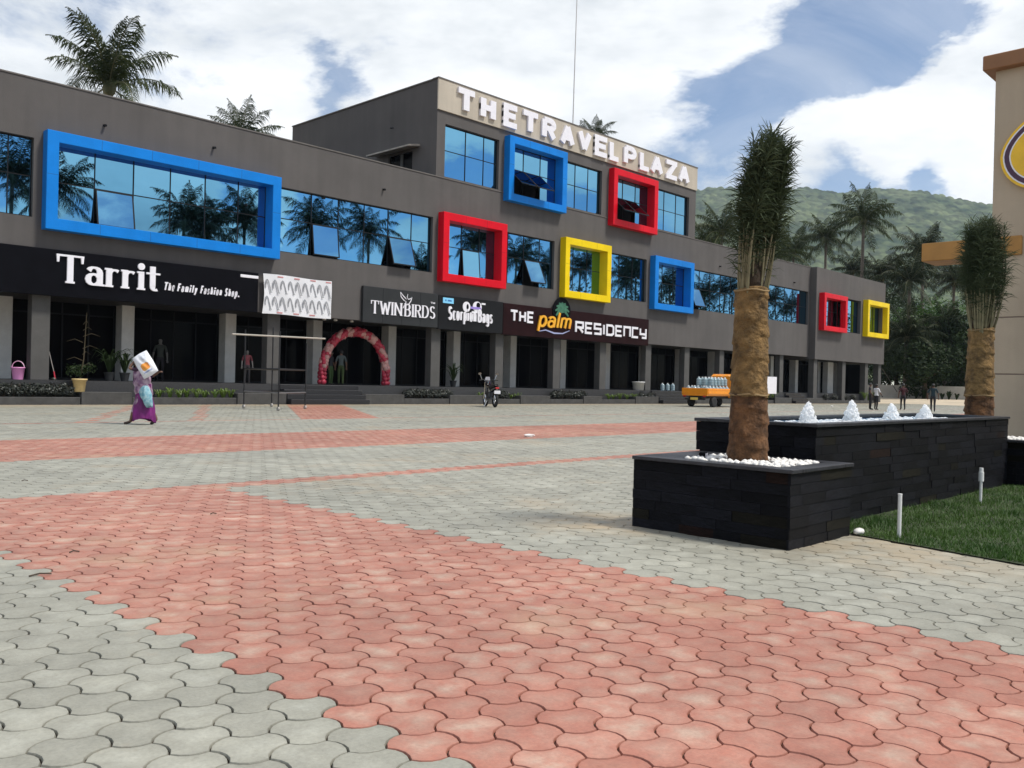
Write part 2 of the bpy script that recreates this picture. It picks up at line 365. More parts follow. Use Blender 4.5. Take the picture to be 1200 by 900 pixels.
for c in order:
    o = link('paver', pmesh[0 if pink_at(c[0], c[1]) else 1], plaza, (c[0], c[1], random.uniform(-.0015, .0015)), (random.gauss(0, .007), random.gauss(0, .007), random.gauss(0, .006)))
def paver_field():
    V, F3, F4, MI3, MI4, WE, TO = [], [], [], [], [], [], []
    off = 0; loops = []; lt = []; mi = []
    for seg, lo, hi, pa_ in ((4, 0, 7, (.0052, .0018, .010)), (3, 7, 12, (.0042, .0014, .008)), (2, 12, 20, (.0032, .001, .006)), (1, 20, 200, (.003, .0008, .005))):
        v, f, w = paver_template(seg, *pa_)
        for c in ctr:
            if not (lo <= c[4] < hi) or (c[0], c[1]) in near: continue
            tone = random.random(); mid = 0 if pink_at(c[0], c[1]) else 1
            vv = v.copy(); tx, ty = random.gauss(0, .007), random.gauss(0, .007)
            vv[:, 2] += v[:, 0]*tx+v[:, 1]*ty+random.uniform(-.0015, .0015)
            vv[:, 0] += c[0]; vv[:, 1] += c[1]; V.append(vv); WE.append(w); TO.append(np.full(len(w), tone))
            for q in f: loops.extend(i+off for i in q); lt.append(len(q)); mi.append(mid)
            off += len(w)
    me = D.meshes.new('paver_field'); V = np.concatenate(V)
    me.vertices.add(len(V)); me.vertices.foreach_set('co', V.ravel())
    me.loops.add(len(loops)); me.loops.foreach_set('vertex_index', loops)
    me.polygons.add(len(lt)); st = np.concatenate(([0], np.cumsum(lt)[:-1])); me.polygons.foreach_set('loop_start', st.astype(np.int32)); me.polygons.foreach_set('loop_total', np.array(lt, np.int32))
    me.materials.append(M_PAVF[0]); me.materials.append(M_PAVF[1]); me.polygons.foreach_set('material_index', np.array(mi, np.int32))
    me.attributes.new('wear', 'FLOAT', 'POINT').data.foreach_set('value', np.concatenate(WE).astype(np.float32))
    me.attributes.new('tone', 'FLOAT', 'POINT').data.foreach_set('value', np.concatenate(TO).astype(np.float32))
    me.polygons.foreach_set('use_smooth', [False]*len(lt)); me.update(calc_edges=True); return me
link('paving_blocks', paver_field(), plaza, kind='stuff')

# sandy bank and road beyond the end of the building
M_SAND = mat('pale_sand', (.50, .42, .31), .95, var=.15, scale=.3, bump=.4, bscale=2)
b = MB(); nx, ny = 24, 30
for i in range(nx+1):
    for j in range(ny+1):
        x = 56+i*2.2; y = -10+j*2.4+.0; k_ = min(1, max(0, (y-18)/9)); xs_ = 64+22*k_*k_*(3-2*k_); u = min(1, max(0, (x-xs_)/(98.5-xs_)))
        b.v.append((x, y, -.075+.54*u*u*(3-2*u)+random.uniform(-.02, .02)*u))
for i in range(nx):
    for j in range(ny): b.f.append((i*(ny+1)+j, (i+1)*(ny+1)+j, (i+1)*(ny+1)+j+1, i*(ny+1)+j+1)); b.mi.append(0)
# keep the plaza free: bank only right of it
b.f = [f for f in b.f if min(b.v[i][0] for i in f) >= 62]; b.mi = [0]*len(b.f)
b.build('sand_bank', M_SAND, smooth=True, **STRUCT)

# ================================================================== LAWN
M_TURF = mat('turf_soil', (.030, .045, .014), .95, var=.4, scale=5, bump=.5)
lw = MB(); xl = lambda y: 7.22+(y-3.03)*.21
lv = [(xl(-3.0), -3.0, .012), (30, -3.0, .012), (30, 3.36, .012), (7.24, 3.36, .012), (7.24, 3.03, .012), (xl(1.7), 1.7, .012)]
lw.add(lv, [(0, 1, 2, 3, 4, 5)]); lw.build('lawn', M_TURF, **STRUCT)
def grass():
    N = 46000; V = np.zeros((N, 3, 3)); k = 0
    m_x = 7.0+rng.random(N*3)**1.35*7.5; m_y = -.6+rng.random(N*3)*3.94
    clump = np.sin(m_x*7.3+np.sin(m_y*5.1)*2)+np.sin(m_y*8.7+m_x*3.1)
    ok = (m_x > 7.23+(m_y-3.03)*.21+rng.random(N*3)*.03) & (m_y < 3.33)
    m_x, m_y, clump = m_x[ok][:N], m_y[ok][:N], clump[ok][:N]; n = len(m_x)
    an = rng.random(n)*2*PI; h = .028+.022*rng.random(n)+.008*clump; w = .0035+.003*rng.random(n)
    ln = rng.random(n)*.045; la = rng.random(n)*2*PI
    V = np.zeros((n, 3, 3)); z0 = .008
    V[:, 0] = np.stack([m_x-np.cos(an)*w, m_y-np.sin(an)*w, np.full(n, z0)], 1)
    V[:, 1] = np.stack([m_x+np.cos(an)*w, m_y+np.sin(an)*w, np.full(n, z0)], 1)
    V[:, 2] = np.stack([m_x+np.cos(la)*ln, m_y+np.sin(la)*ln, z0+h], 1)
    me = D.meshes.new('grass'); me.from_pydata(V.reshape(-1, 3).tolist(), [], np.arange(3*n).reshape(-1, 3).tolist())
    me.materials.append(mat('grass_blades', (.036, .092, .013), .6, col2=(.085, .16, .028), scale=1.3, trans=.25)); return me
tag(link('grass', grass(), None, kind='stuff'), 'short dark green turf beside the slate fountain wall', 'grass')

# ================================================================== BUILDING
YF = 34.0; ZS, ZR = 3.92, 11.49; ZW0, ZW1 = 6.62, 9.42; ZT0, ZT1 = 11.60, 14.28; ZB0, ZB1 = 14.90, 16.46
BX0, BX1 = -7.0, 71.3; EX1 = 86.1; YE = 33.42
bld = thing('shopping_plaza_building', 'long dark grey two storey shopping plaza with blue, red and yellow window surrounds', 'building', (40, YF, 0))
bo = Vector((-40, -YF, 0))                     # parts are written in world coordinates, their offset cancels the parent's place
def part(name, mb, mats, parent=bld, **k):
    o = mb.build(name, mats, parent, **k)
    if parent is bld: o.location = bo
    return o
def openings_wall(mb, x0, x1, y0, y1, z0, z1, ops):
    """wall strip with openings (xa, xb) over its full height"""
    xs = x0
    for a, b_ in sorted(ops):
        if a > xs: mb.box(xs, a, y0, y1, z0, z1)
        xs = b_
    if xs < x1: mb.box(xs, x1, y0, y1, z0, z1)
WIN1 = [(1.2, 10.62, 'plain'), (11.30, 19.90, 'blue'), (20.42, 29.20, 'plain'), (29.94, 33.78, 'red'), (34.28, 38.50, 'plain'), (39.38, 43.0, 'yel'), (43.5, 47.65, 'plain'), (48.42, 52.32, 'blue'), (52.9, 71.0, 'plain')]
WINT = [(29.88, 33.78, 'plain'), (34.56, 38.62, 'blue'), (39.12, 42.75, 'plain'), (43.82, 47.8, 'red'), (48.3, 52.48, 'plain')]
WINE = [(72.25, 76.1, 'red'), (76.75, 80.45, 'plain'), (81.35, 85.35, 'yel')]
w = MB(); T_ = .3
w.box(BX0, BX1, YF, YF+T_, ZS, ZW0); openings_wall(w, BX0, BX1, YF, YF+T_, ZW0, ZW1, [(a, b_) for a, b_, c in WIN1]); w.box(BX0, BX1, YF, YF+T_, ZW1, ZR)
w.box(BX0, BX0+T_, YF+T_, 50, 0, ZR); w.box(BX0, BX1, 49.7, 50, 0, ZR-.002)
part('wall', w, M_WALL)
w = MB(); w.box(BX1, EX1, YE, YE+T_, 3.75, ZW0-.25); openings_wall(w, BX1, EX1, YE, YE+T_, ZW0-.25, ZW1-.05, [(a, b_) for a, b_, c in WINE]); w.box(BX1, EX1, YE, YE+T_, ZW1-.05, 11.52)
w.box(BX1, BX1+T_, YE+T_, 49.9, 3.75, 11.518); w.box(EX1-T_, EX1, YE+T_, 49.9, 3.75, 11.516); w.box(BX1+T_, EX1-T_, 49.6, 49.9, 0, 11.51)
part('wall', w, M_WALL)
w = MB(); TX0, TX1, TY1 = 29.32, 53.30, 47.45
w.box(TX0, TX1, YF-.004, YF+T_, ZR, ZT0); openings_wall(w, TX0, TX1, YF-.004, YF+T_, ZT0, ZT1, [(a, b_) for a, b_, c in WINT]); w.box(TX0, TX1, YF-.004, YF+T_, ZT1, ZB0)
w.box(TX0, TX1, YF-.002, YF+T_, ZB0, ZB1-.02)
SW = (35.9, 37.9, 11.95, 13.1)                # side window of the upper block
w.box(TX0, TX0+T_, YF+T_, SW[0], 10.9, ZB1-.02); w.box(TX0, TX0+T_, SW[1], TY1, 10.9, ZB1-.02); w.box(TX0, TX0+T_, SW[0], SW[1], 10.9, SW[2]); w.box(TX0, TX0+T_, SW[0], SW[1], SW[3], ZB1-.02)
w.box(TX1-T_, TX1, YF+T_, TY1, 10.9, ZB1-.02); w.box(TX0+T_, TX1-T_, TY1-T_, TY1, 10.9, ZB1-.02)
part('wall', w, M_WALL)
w = MB(); w.box(TX0-.03, TX1+.03, YF-.08, YF-.004, ZB0, ZB1); part('sign_band', w, M_BAND)
w = MB(); w.box(TX0-.06, TX1+.06, YF-.11, YF+T_+.05, ZB1, ZB1+.06); w.box(TX0-.06, TX0+T_+.05, YF+T_+.05, TY1, ZB1-.02, ZB1+.04); part('parapet_coping', w, mat('coping', (.13, .12, .112), .8, var=.15, scale=3))
w = MB(); w.box(BX0, BX1, YF-.03, YF+T_+.03, ZR+.001, ZR+.05); part('parapet_coping', w, MATS['coping'])
w = MB(); w.box(BX0+T_, BX1, YF+T_, 49.7, 10.6, 10.8); w.box(BX1+T_, EX1-T_, YE+T_, 49.6, 10.6, 10.8); w.box(TX0+T_, TX1-T_, YF+T_, TY1-T_, 15.7, 15.9); part('roof', w, M_SOFFIT)
# soffit over the veranda, floor slab (plinth) and a wall painted near-black for the shade inside the shops
w = MB(); w.box(BX0+T_, BX1, YF+T_, 49.7, ZS+.06, ZS+.3); w.box(BX1+T_, EX1-T_, YE+T_, 49.6, ZS-.12, ZS+.1); part('soffit', w, M_SOFFIT)
ZP = .86
w = MB(); w.box(BX0, 20.55, YF+.05, 49, 0, ZP); w.box(20.55, 24.6, YF+.05+.0, 49, 0, ZP-.01); w.box(24.6, EX1, YF+.05, 49, 0, ZP); part('plinth', w, M_FLOOR)
YK = 37.45                                     # shop fronts stand back behind a veranda
BAYS = [10.39+4.62*k for k in range(-4, 17)]
w = MB()
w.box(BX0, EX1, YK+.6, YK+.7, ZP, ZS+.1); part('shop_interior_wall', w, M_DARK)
def opening_shade(x0, x1, y0, y1, y, z0, z1): pass
shop_names = []
pil = MB().bbox(-.26, .26, 0, .62, 0, ZS+.1-ZP, .012).mesh('pilaster', M_PILASTER)
for i, x in enumerate(BAYS):
    if x > EX1-1: continue
    o = link('pilaster', pil, bld, Vector((x+.3, YK-.45, ZP))+bo)
for i in range(len(BAYS)-1):
    a, c = BAYS[i]+.57, BAYS[i+1]+.03
    if a > EX1-4: continue
    f = MB(); zt = ZS+.05; y0, y1 = YK+.30, YK+.36
    f.box(a, c, y0, y1, zt-.5, zt-.44); f.box(a, c, y0, y1, ZP, ZP+.08)
    for k in range(5): xx = a+(c-a)*k/4; f.box(xx-.025, xx+.025, y0-.004, y1+.004, ZP, zt)
    fr = part('shopfront_frame', f, M_MULL)
    for k in range(4):
        xa, xb = a+(c-a)*k/4+.03, a+(c-a)*(k+1)/4-.03
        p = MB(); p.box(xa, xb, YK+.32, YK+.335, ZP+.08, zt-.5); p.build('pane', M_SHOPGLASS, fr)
colm = MB().bbox(-.31, .31, -.2, .25, 0, ZS+.058-ZP, .012).mesh('column', M_COLUMN)
for x in (-2.9, 1.75, 6.4, 11.05, 20.45, 29.78, 34.4, 39.2, 43.57, 48.42, 53.05, 57.7, 62.3, 67.0):
    link('column', colm, bld, Vector((x, YF+.42, ZP))+bo)
cole = MB().bbox(-.34, .34, -.25, .25, 0, 3.79-.1, .012).mesh('column', M_COLUMN)
for x in (71.9, 77.6, 82.6, 85.7): link('column', cole, bld, Vector((x, YE+.45, .1))+bo)
w = MB(); w.box(85.15, 85.35, 35.0, 49.6, 0, 3.7); part('added_dark_wall', w, M_DARK)  # near-black wall added so the gap under the end block stays dark
w = MB(); w.bbox(80.0, 81.2, 36.2, 36.7, .0, 3.78, .02); part('pilaster', w, M_PILASTER)

# --- windows: frame (mullions) with glass panes and, here and there, a top-hung sash standing open
def window(x0, x1, z0, z1, y, cols, tz, opened=(), wedge=()):
    """cols: x of the mullions; opened: lower-row bays whose sash stands out"""
    xs = [x0]+[c for c in cols if x0+.2 < c < x1-.2]+[x1]; t = .035
    f = MB(); f.box(x0, x1, y-.03, y+.05, z0, z0+.05); f.box(x0, x1, y-.03, y+.05, z1-.05, z1)
    for i, x in enumerate(xs):
        e = 1 if i in (0, len(xs)-1) else 0
        a = x if i == 0 else x-t/2-(.02 if e else 0); f.box(a, a+t+.02*e, y-.033, y+.052, z0+.05, z1-.05)
    f.box(x0+t, x1-t, y-.028, y+.045, tz-t/2, tz+t/2)
    fr = part('window', f, M_MULL)
    for i in range(len(xs)-1):
        for r, (a, c) in enumerate(((z0+.05, tz-t/2), (tz+t/2, z1-.05))):
            xa, xb = xs[i]+t/2, xs[i+1]-t/2
            if r == 0 and i in opened:
                d = MB(); d.box(xa, xb, y+.25, y+.27, a, c); d.build('opening_shade', M_DARK, fr)  # near-black sheet painted as the shade behind the open sash
                ang = opened[i]; hgt = c-a; p = MB(); p.box(-(xb-xa)/2, (xb-xa)/2, -.012, .012, -hgt, 0)
                s_ = p.build('pane', M_GLASS, fr, loc=((xa+xb)/2, y-.05, c)); s_.rotation_euler = (ang, 0, 0)
                q = MB(); ww = (xb-xa)/2
                for bx in ((-ww, ww, -hgt, -hgt+.05), (-ww, ww, -.05, 0), (-ww, -ww+.05, -hgt+.05, -.05), (ww-.05, ww, -hgt+.05, -.05)): q.box(bx[0], bx[1], -.022, .022, bx[2], bx[3])
                q = q.build('sash_frame', M_MULL, fr, loc=((xa+xb)/2, y-.05, c)); q.rotation_euler = (ang, 0, 0)
                continue
            hw, hh = (xb-xa)/2, (c-a)/2
            p = MB(); p.box(-hw, hw, -.008, .008, -hh, hh)
            s_ = p.build('pane', M_GLASS, fr, loc=((xa+xb)/2, y, (a+c)/2)); s_.rotation_euler = (random.gauss(0, .0022), 0, random.gauss(0, .0022))
    return fr
gy_ = YF+.2
window(1.2, 10.62, ZW0, ZW1, gy_, [2.6+1.45*k for k in range(6)], 8.08)
window(11.30, 19.90, 6.55, 9.38, gy_, [12.78, 14.22, 15.67, 17.13, 18.6], 8.02, {1: -.20})
window(20.42, 29.20, ZW0, ZW1, gy_, [22.18, 23.62, 25.08, 26.5, 27.95], 8.10, {1: -.13, 4: -.32})
window(29.94, 33.78, 6.55, 9.38, gy_, [31.33, 32.62], 8.10, {1: -.10})
window(34.28, 38.50, ZW0, ZW1, gy_, [34.8, 36.08, 37.40], 8.10, {2: -.42})
window(39.38, 43.0, 6.55, 9.38, gy_, [40.4, 41.7], 8.10)
window(43.5, 47.65, ZW0, ZW1, gy_, [44.9, 46.3], 8.10)
window(48.42, 52.32, 6.55, 9.38, gy_, [49.7, 51.0], 8.10)
window(52.9, 71.0, ZW0, ZW1, gy_, [54.3+1.42*k for k in range(12)], 8.10, {0: -.42})
window(29.88, 33.78, ZT0, ZT1, gy_, [31.47, 32.79], 12.98)
window(34.56, 38.62, 11.42, 14.2, gy_, [35.9, 37.3], 12.98, {0: -.85, 1: -.85})
window(39.12, 42.75, ZT0, ZT1, gy_, [40.4, 41.6], 12.98)
window(43.82, 47.8, 11.42, 14.2, gy_, [45.1, 46.45], 12.98, {0: -.85, 1: -.85})
window(48.3, 52.48, ZT0, ZT1, gy_, [49.7, 51.1], 12.98)
for a, c, k in WINE: window(a, c, ZW0-.2, ZW1-.1, YE+.35, [a+(c-a)/3, a+2*(c-a)/3], 8.0)
w = MB(); w.box(TX0+.12, TX0+.14, SW[0], SW[1], SW[2], SW[3]); part('pane', w, M_SHOPGLASS)
w = MB(); w.box(TX0+.05, TX0+.11, SW[0]+.85, SW[0]+1.05, SW[2], SW[3]); part('window', w, M_COLUMN)
w = MB(); w.add([(TX0, 35.3, 13.25), (TX0, 38.9, 13.25), (TX0-.75, 38.9, 13.12), (TX0-.75, 35.3, 13.12), (TX0, 35.3, 13.36), (TX0, 38.9, 13.36), (TX0-.75, 38.9, 13.2), (TX0-.75, 35.3, 13.2)], [(0, 1, 2, 3), (7, 6, 5, 4), (0, 3, 7, 4), (1, 5, 6, 2), (3, 2, 6, 7)]); part('sunshade', w, mat('sunshade_slab', (.36, .33, .29), .8, var=.2, scale=3))

# --- coloured box surrounds standing proud of the wall
def surround(x0, x1, z0, z1, yw, d, mt, b=.40, deep=.20):
    f = MB(); y0, y1 = yw-d, yw
    prof = [(0, y1), (0, y0), (b, y0), (b, yw+deep)]
    def ring(ins, y): return [(x0+ins, y, z0+ins), (x1-ins, y, z0+ins), (x1-ins, y, z1-ins), (x0+ins, y, z1-ins)]
    ch = .012
    rings = [ring(0, y1), ring(0, y0+ch), ring(ch, y0), ring(b-ch, y0), ring(b, y0+ch), ring(b, yw+deep)]
    vs = [p for r in rings for p in r]; fs = []
    for i in range(len(rings)-1):
        for k in range(4): fs.append((i*4+k, i*4+(k+1) % 4, (i+1)*4+(k+1) % 4, (i+1)*4+k))
    f.add(vs, fs); sur = part('window_surround', f, mt)
    sm_ = mat(mt.name+'_seam', tuple(c_*.35 for c_ in mt.node_tree.nodes['Principled BSDF'].inputs['Base Color'].default_value[:3]), .7)
    nx_ = max(1, round((x1-x0)/2.4))
    for k in range(1, nx_+1 if nx_ > 1 else 2):
        xx = x0+(x1-x0)*(k/(nx_+1) if nx_ > 1 else .52)
        for za, zb_ in ((z0+.02, z0+b-.02), (z1-b+.02, z1-.02)): q = MB(); q.box(xx-.007, xx+.007, y0-.0012, y0+.002, za, zb_); q.build('seam', sm_, sur)
    for xa, xb in ((x0+.02, x0+b-.02), (x1-b+.02, x1-.02)): q = MB(); zz = (z0+z1)/2+.2; q.box(xa, xb, y0-.0012, y0+.002, zz-.007, zz+.007); q.build('seam', sm_, sur)
    return sur
surround(10.92, 20.28, 6.22, 9.72, YF, .43, M_BLUE)
surround(29.56, 34.15, 6.22, 9.72, YF, .43, M_RED)
surround(39.02, 43.36, 6.22, 9.72, YF, .43, M_YEL)
surround(48.04, 52.70, 6.22, 9.72, YF, .43, M_BLUE)
surround(34.18, 39.00, 11.07, 14.59, YF, .43, M_BLUE)
surround(43.43, 48.17, 11.07, 14.59, YF, .43, M_RED)
surround(71.85, 76.5, 6.22, 9.40, YE, .48, M_RED, .40, .34)
surround(80.95, 85.95, 6.18, 9.55, YE, .48, M_YEL, .42, .34)
# drain spouts and rebar stubs left on the plaster
for px, py in ((122, 147), (250, 173), (288, 205), (378, 232), (287, 240), (449, 222), (458, 150), (888, 325), (930, 331), (843, 312), (1010, 365)):
    p = aty(px, py, YF); s_ = MB(); s_.tube([(p.x, YF, p.z), (p.x, YF-.16, p.z-.03)], .05, 8); part('drain_spout', s_, M_MULL)
# entrance spotlights in the soffit
for px, py in ((380, 379), (393, 380), (412, 382)):
    p = aty(px, py, YF+.9); s_ = MB(); s_.lathe([(.05, 0), (.09, -.05), (.09, -.10), (.03, -.11)], 10, (p.x, p.y, ZS+.05))
    part('ceiling_spotlight', s_, mat('spotlight_white', (.85, .85, .82), .3))

# --- steps and kerbed beds along the front
def block(x0, x1, z, name='plinth_block', y0=YB, y1=YF+.05):
    pass
def steps(px0, px1, label):
    x0, x1 = aty(px0, 474, YB).x, aty(px1, 474, YB).x; o = thing('entrance_steps', label, 'steps', ((x0+x1)/2, YB, 0))
    for k in range(4):
        s_ = MB(); s_.bbox(x0-(x0+x1)/2, x1-(x0+x1)/2, -.35+k*.30, .62, k*.21+.001*k, (k+1)*.21-.004, .012)
        s_.build('step', mat('black_granite', (.012, .012, .016), .22, var=.3, scale=40), o)
        e = MB(); e.box(x0-(x0+x1)/2+.02, x1-(x0+x1)/2-.02, -.355+k*.30, -.33+k*.30, (k+1)*.21-.003, (k+1)*.21+.006); e.build('step_nosing', mat('step_edge', (.20, .20, .21), .4), o)
    return o
steps(336, 428, 'black granite steps leading up to the balloon arch')
steps(772, 812, 'black granite steps behind the orange truck')
steps(928, 946, 'small dark steps left of the two people by the end block')
BEDS = [(-6, 95, 'kerb', .27), (95, 155, 'block', .46), (155, 278, 'kerb', .27), (278, 336, 'block', .46), (428, 474, 'block', .46), (474, 527, 'kerb', .27), (527, 571, 'block', .46), (571, 610, 'kerb', .27), (610, 645, 'block', .46), (645, 684, 'kerb', .27), (684, 706, 'block', .46), (706, 745, 'kerb', .27), (745, 772, 'block', .46), (812, 880, 'block', .46), (880, 908, 'kerb', .27), (908, 928, 'block', .46), (946, 964, 'block', .46), (964, 1024, 'kerb', .27)]
BED_LABEL = {-6: 'low dark kerb bed under the pink bucket', 95: 'grey plinth block beside the yellow flower pot', 155: 'long low kerb bed of lilies behind the walking woman', 278: 'grey plinth block behind the rolling black rack', 428: 'grey plinth block right of the balloon arch steps', 474: 'low kerb bed of dark shrubs under the charcoal shop sign',
             527: 'grey plinth block left of the parked motorcycle', 571: 'low kerb bed just behind the parked motorcycle', 610: 'grey plinth block right of the parked motorcycle', 645: 'low kerb bed of dark shrubs under the yellow palm lettering', 684: 'narrow grey plinth block between two kerb beds under the maroon sign', 706: 'low kerb bed of bright lilies under the maroon sign end', 745: 'grey plinth block left of the orange truck',
             812: 'plinth block hidden behind the orange truck', 880: 'low kerb bed with green plants under the white notice board', 908: 'grey plinth block right of the white notice board', 946: 'grey plinth block right of the small dark steps', 964: 'low kerb bed beside the two standing people'}
BEDX = {}
for p0, p1, kind, z in BEDS:
    x0, x1 = aty(p0, 474, YB).x, aty(p1, 474, YB).x; BEDX[p0] = (x0, x1); xc = (x0+x1)/2
    o = thing('plinth_block' if kind == 'block' else 'planting_bed', BED_LABEL[p0], 'block' if kind == 'block' else 'planting bed', (xc, YB, 0), 0, 'grey blocks along the shop fronts' if kind == 'block' else 'planting beds along the shop fronts')
    a, c = x0-xc+.012, x1-xc-.012
    if kind == 'block':
        s_ = MB(); s_.bbox(a, c, 0, .63, -.02, z, .015); s_.build('block_body', M_KERB, o)
    else:
        s_ = MB(); s_.bbox(a, c, .04, .16, -.02, z, .012); s_.build('kerb', M_KERB, o)
        s_ = MB(); s_.box(a, c, .16, .63, 0, z-.06); s_.build('soil', M_SOIL, o)

# ================================================================== LETTERING
def arc(cx, cy, rx, ry, a0, a1, n=9): return [(cx+rx*math.cos(rad(a0+(a1-a0)*k/n)), cy+ry*math.sin(rad(a0+(a1-a0)*k/n))) for k in range(n+1)]
X_ = .66
GL = {  # glyph: (advance width, strokes) in units of the cap height
 'T': (.72, [[(0, 1), (.72, 1)], [(.36, 1), (.36, 0)]]), 'H': (.66, [[(0, 0), (0, 1)], [(.66, 0), (.66, 1)], [(0, .52), (.66, .52)]]),
 'E': (.55, [[(0, 0), (0, 1)], [(0, 1), (.55, 1)], [(0, .52), (.46, .52)], [(0, 0), (.55, 0)]]), 'F': (.52, [[(0, 0), (0, 1)], [(0, 1), (.52, 1)], [(0, .52), (.42, .52)]]),
 'R': (.62, [[(0, 0), (0, 1)], [(0, 1), (.32, 1)]+arc(.34, .76, .24, .24, 90, -90)+[(0, .52)], [(.3, .52), (.62, 0)]]),
 'A': (.70, [[(0, 0), (.35, 1)], [(.35, 1), (.70, 0)], [(.14, .33), (.56, .33)]]), 'V': (.70, [[(0, 1), (.35, 0)], [(.35, 0), (.70, 1)]]),
 'L': (.52, [[(0, 1), (0, 0)], [(0, 0), (.52, 0)]]), 'P': (.58, [[(0, 0), (0, 1)], [(0, 1), (.32, 1)]+arc(.32, .73, .26, .27, 90, -90)+[(0, .46)]]),
 'Z': (.58, [[(0, 1), (.58, 1)], [(.58, 1), (0, 0)], [(0, 0), (.58, 0)]]), 'W': (1.0, [[(0, 1), (.25, 0)], [(.25, 0), (.5, .9)], [(.5, .9), (.75, 0)], [(.75, 0), (1.0, 1)]]),
 'I': (.06, [[(.03, 0), (.03, 1)]]), 'N': (.70, [[(0, 0), (0, 1)], [(0, 1), (.70, 0)], [(.70, 0), (.70, 1)]]),
 'B': (.60, [[(0, 0), (0, 1)], [(0, 1), (.28, 1)]+arc(.30, .77, .23, .23, 90, -90)+[(0, .54)], [(.2, .54)]+arc(.33, .27, .27, .27, 90, -90)+[(0, 0)]]),
 'D': (.68, [[(0, 0), (0, 1)], [(0, 1), (.25, 1)]+arc(.26, .5, .42, .5, 90, -90, 12)+[(0, 0)]]),
 'S': (.54, [arc(.27, .76, .25, .24, 25, 270, 10)+arc(.27, .26, .27, .26, 90, -155, 10)]), 'C': (.60, [arc(.34, .5, .34, .5, 50, 310, 14)]),
 'Y': (.64, [[(0, 1), (.32, .45)], [(.64, 1), (.32, .45)], [(.32, .45), (.32, 0)]]), 'M': (.8, [[(0, 0), (0, 1)], [(0, 1), (.4, .2)], [(.4, .2), (.8, 1)], [(.8, 1), (.8, 0)]]),
 'a': (.46, [arc(.22, X_-.2, .2, .2, 160, 0, 7)+[(.42, 0)], arc(.21, .2, .2, .2, 20, 340, 12)]), 'r': (.34, [[(.04, 0), (.04, X_)], arc(.24, X_-.22, .2, .2, 175, 50, 6)]),
 'i': (.10, [[(.05, 0), (.05, X_)], [(.05, .90)]]), 't': (.34, [[(.14, .95), (.14, .15)]+arc(.26, .15, .12, .15, 180, 300, 6), [(0, X_), (.32, X_)]]),
 'h': (.44, [[(.03, 0), (.03, 1)], arc(.22, X_-.2, .19, .2, 170, 0, 7)+[(.41, 0)]]), 'e': (.44, [[(.03, .34), (.42, .34)]+arc(.225, .33, .2, .33, 0, 310, 14)]),
 'm': (.70, [[(.03, 0), (.03, X_)], arc(.19, X_-.17, .16, .17, 170, 0, 6)+[(.35, 0)], arc(.51, X_-.17, .16, .17, 170, 0, 6)+[(.67, 0)]]),
 'n': (.44, [[(.03, 0), (.03, X_)], arc(.22, X_-.2, .19, .2, 170, 0, 7)+[(.41, 0)]]), 'l': (.10, [[(.05, 0), (.05, 1)]]), 'y': (.42, [[(0, X_), (.2, .05)], [(.42, X_), (.2, .02), (.05, -.3)]]),
 's': (.36, [arc(.18, X_-.17, .15, .165, 30, 270, 8)+arc(.18, .17, .17, .165, 90, -150, 8)]), 'o': (.46, [arc(.23, X_/2, .21, X_/2, 0, 360, 14)]), 'c': (.40, [arc(.22, X_/2, .2, X_/2, 50, 310, 12)]),
 'p': (.46, [[(.03, -.32), (.03, X_)], arc(.23, X_/2, .21, X_/2, 165, -165, 13)]), 'g': (.46, [arc(.22, X_/2, .2, X_/2, 15, 345, 12), [(.43, X_), (.43, -.1)]+arc(.24, -.1, .19, .2, 0, -150, 7)]),
 '.': (.10, [[(.05, .06)]]), '0': (.5, [arc(.25, .5, .25, .5, 0, 360, 14)]),
 # squared lettering
 '#R': (.66, [[(0, 0), (0, 1), (.66, 1), (.66, .48), (.1, .48)], [(.3, .48), (.66, 0)]]), '#E': (.60, [[(.6, 1), (0, 1), (0, 0), (.6, 0)], [(0, .5), (.5, .5)]]), '#S': (.62, [[(.62, 1), (0, 1), (0, .52), (.62, .52), (.62, 0), (0, 0)]]),
 '#I': (.1, [[(.05, 0), (.05, 1)]]), '#D': (.66, [[(0, 0), (0, 1), (.5, 1), (.66, .84), (.66, .16), (.5, 0), (0, 0)]]), '#N': (.64, [[(0, 0), (0, 1), (.64, 1), (.64, 0)]]), '#C': (.6, [[(.6, 1), (0, 1), (0, 0), (.6, 0)]]),
 '#Y': (.62, [[(0, 1), (0, .4), (.62, .4)], [(.62, 1), (.62, 0), (.2, 0)]]), '#T': (.62, [[(0, 1), (.62, 1)], [(.31, 1), (.31, 0)]]), '#H': (.6, [[(0, 0), (0, 1)], [(.6, 0), (.6, 1)], [(0, .5), (.6, .5)]]),
}
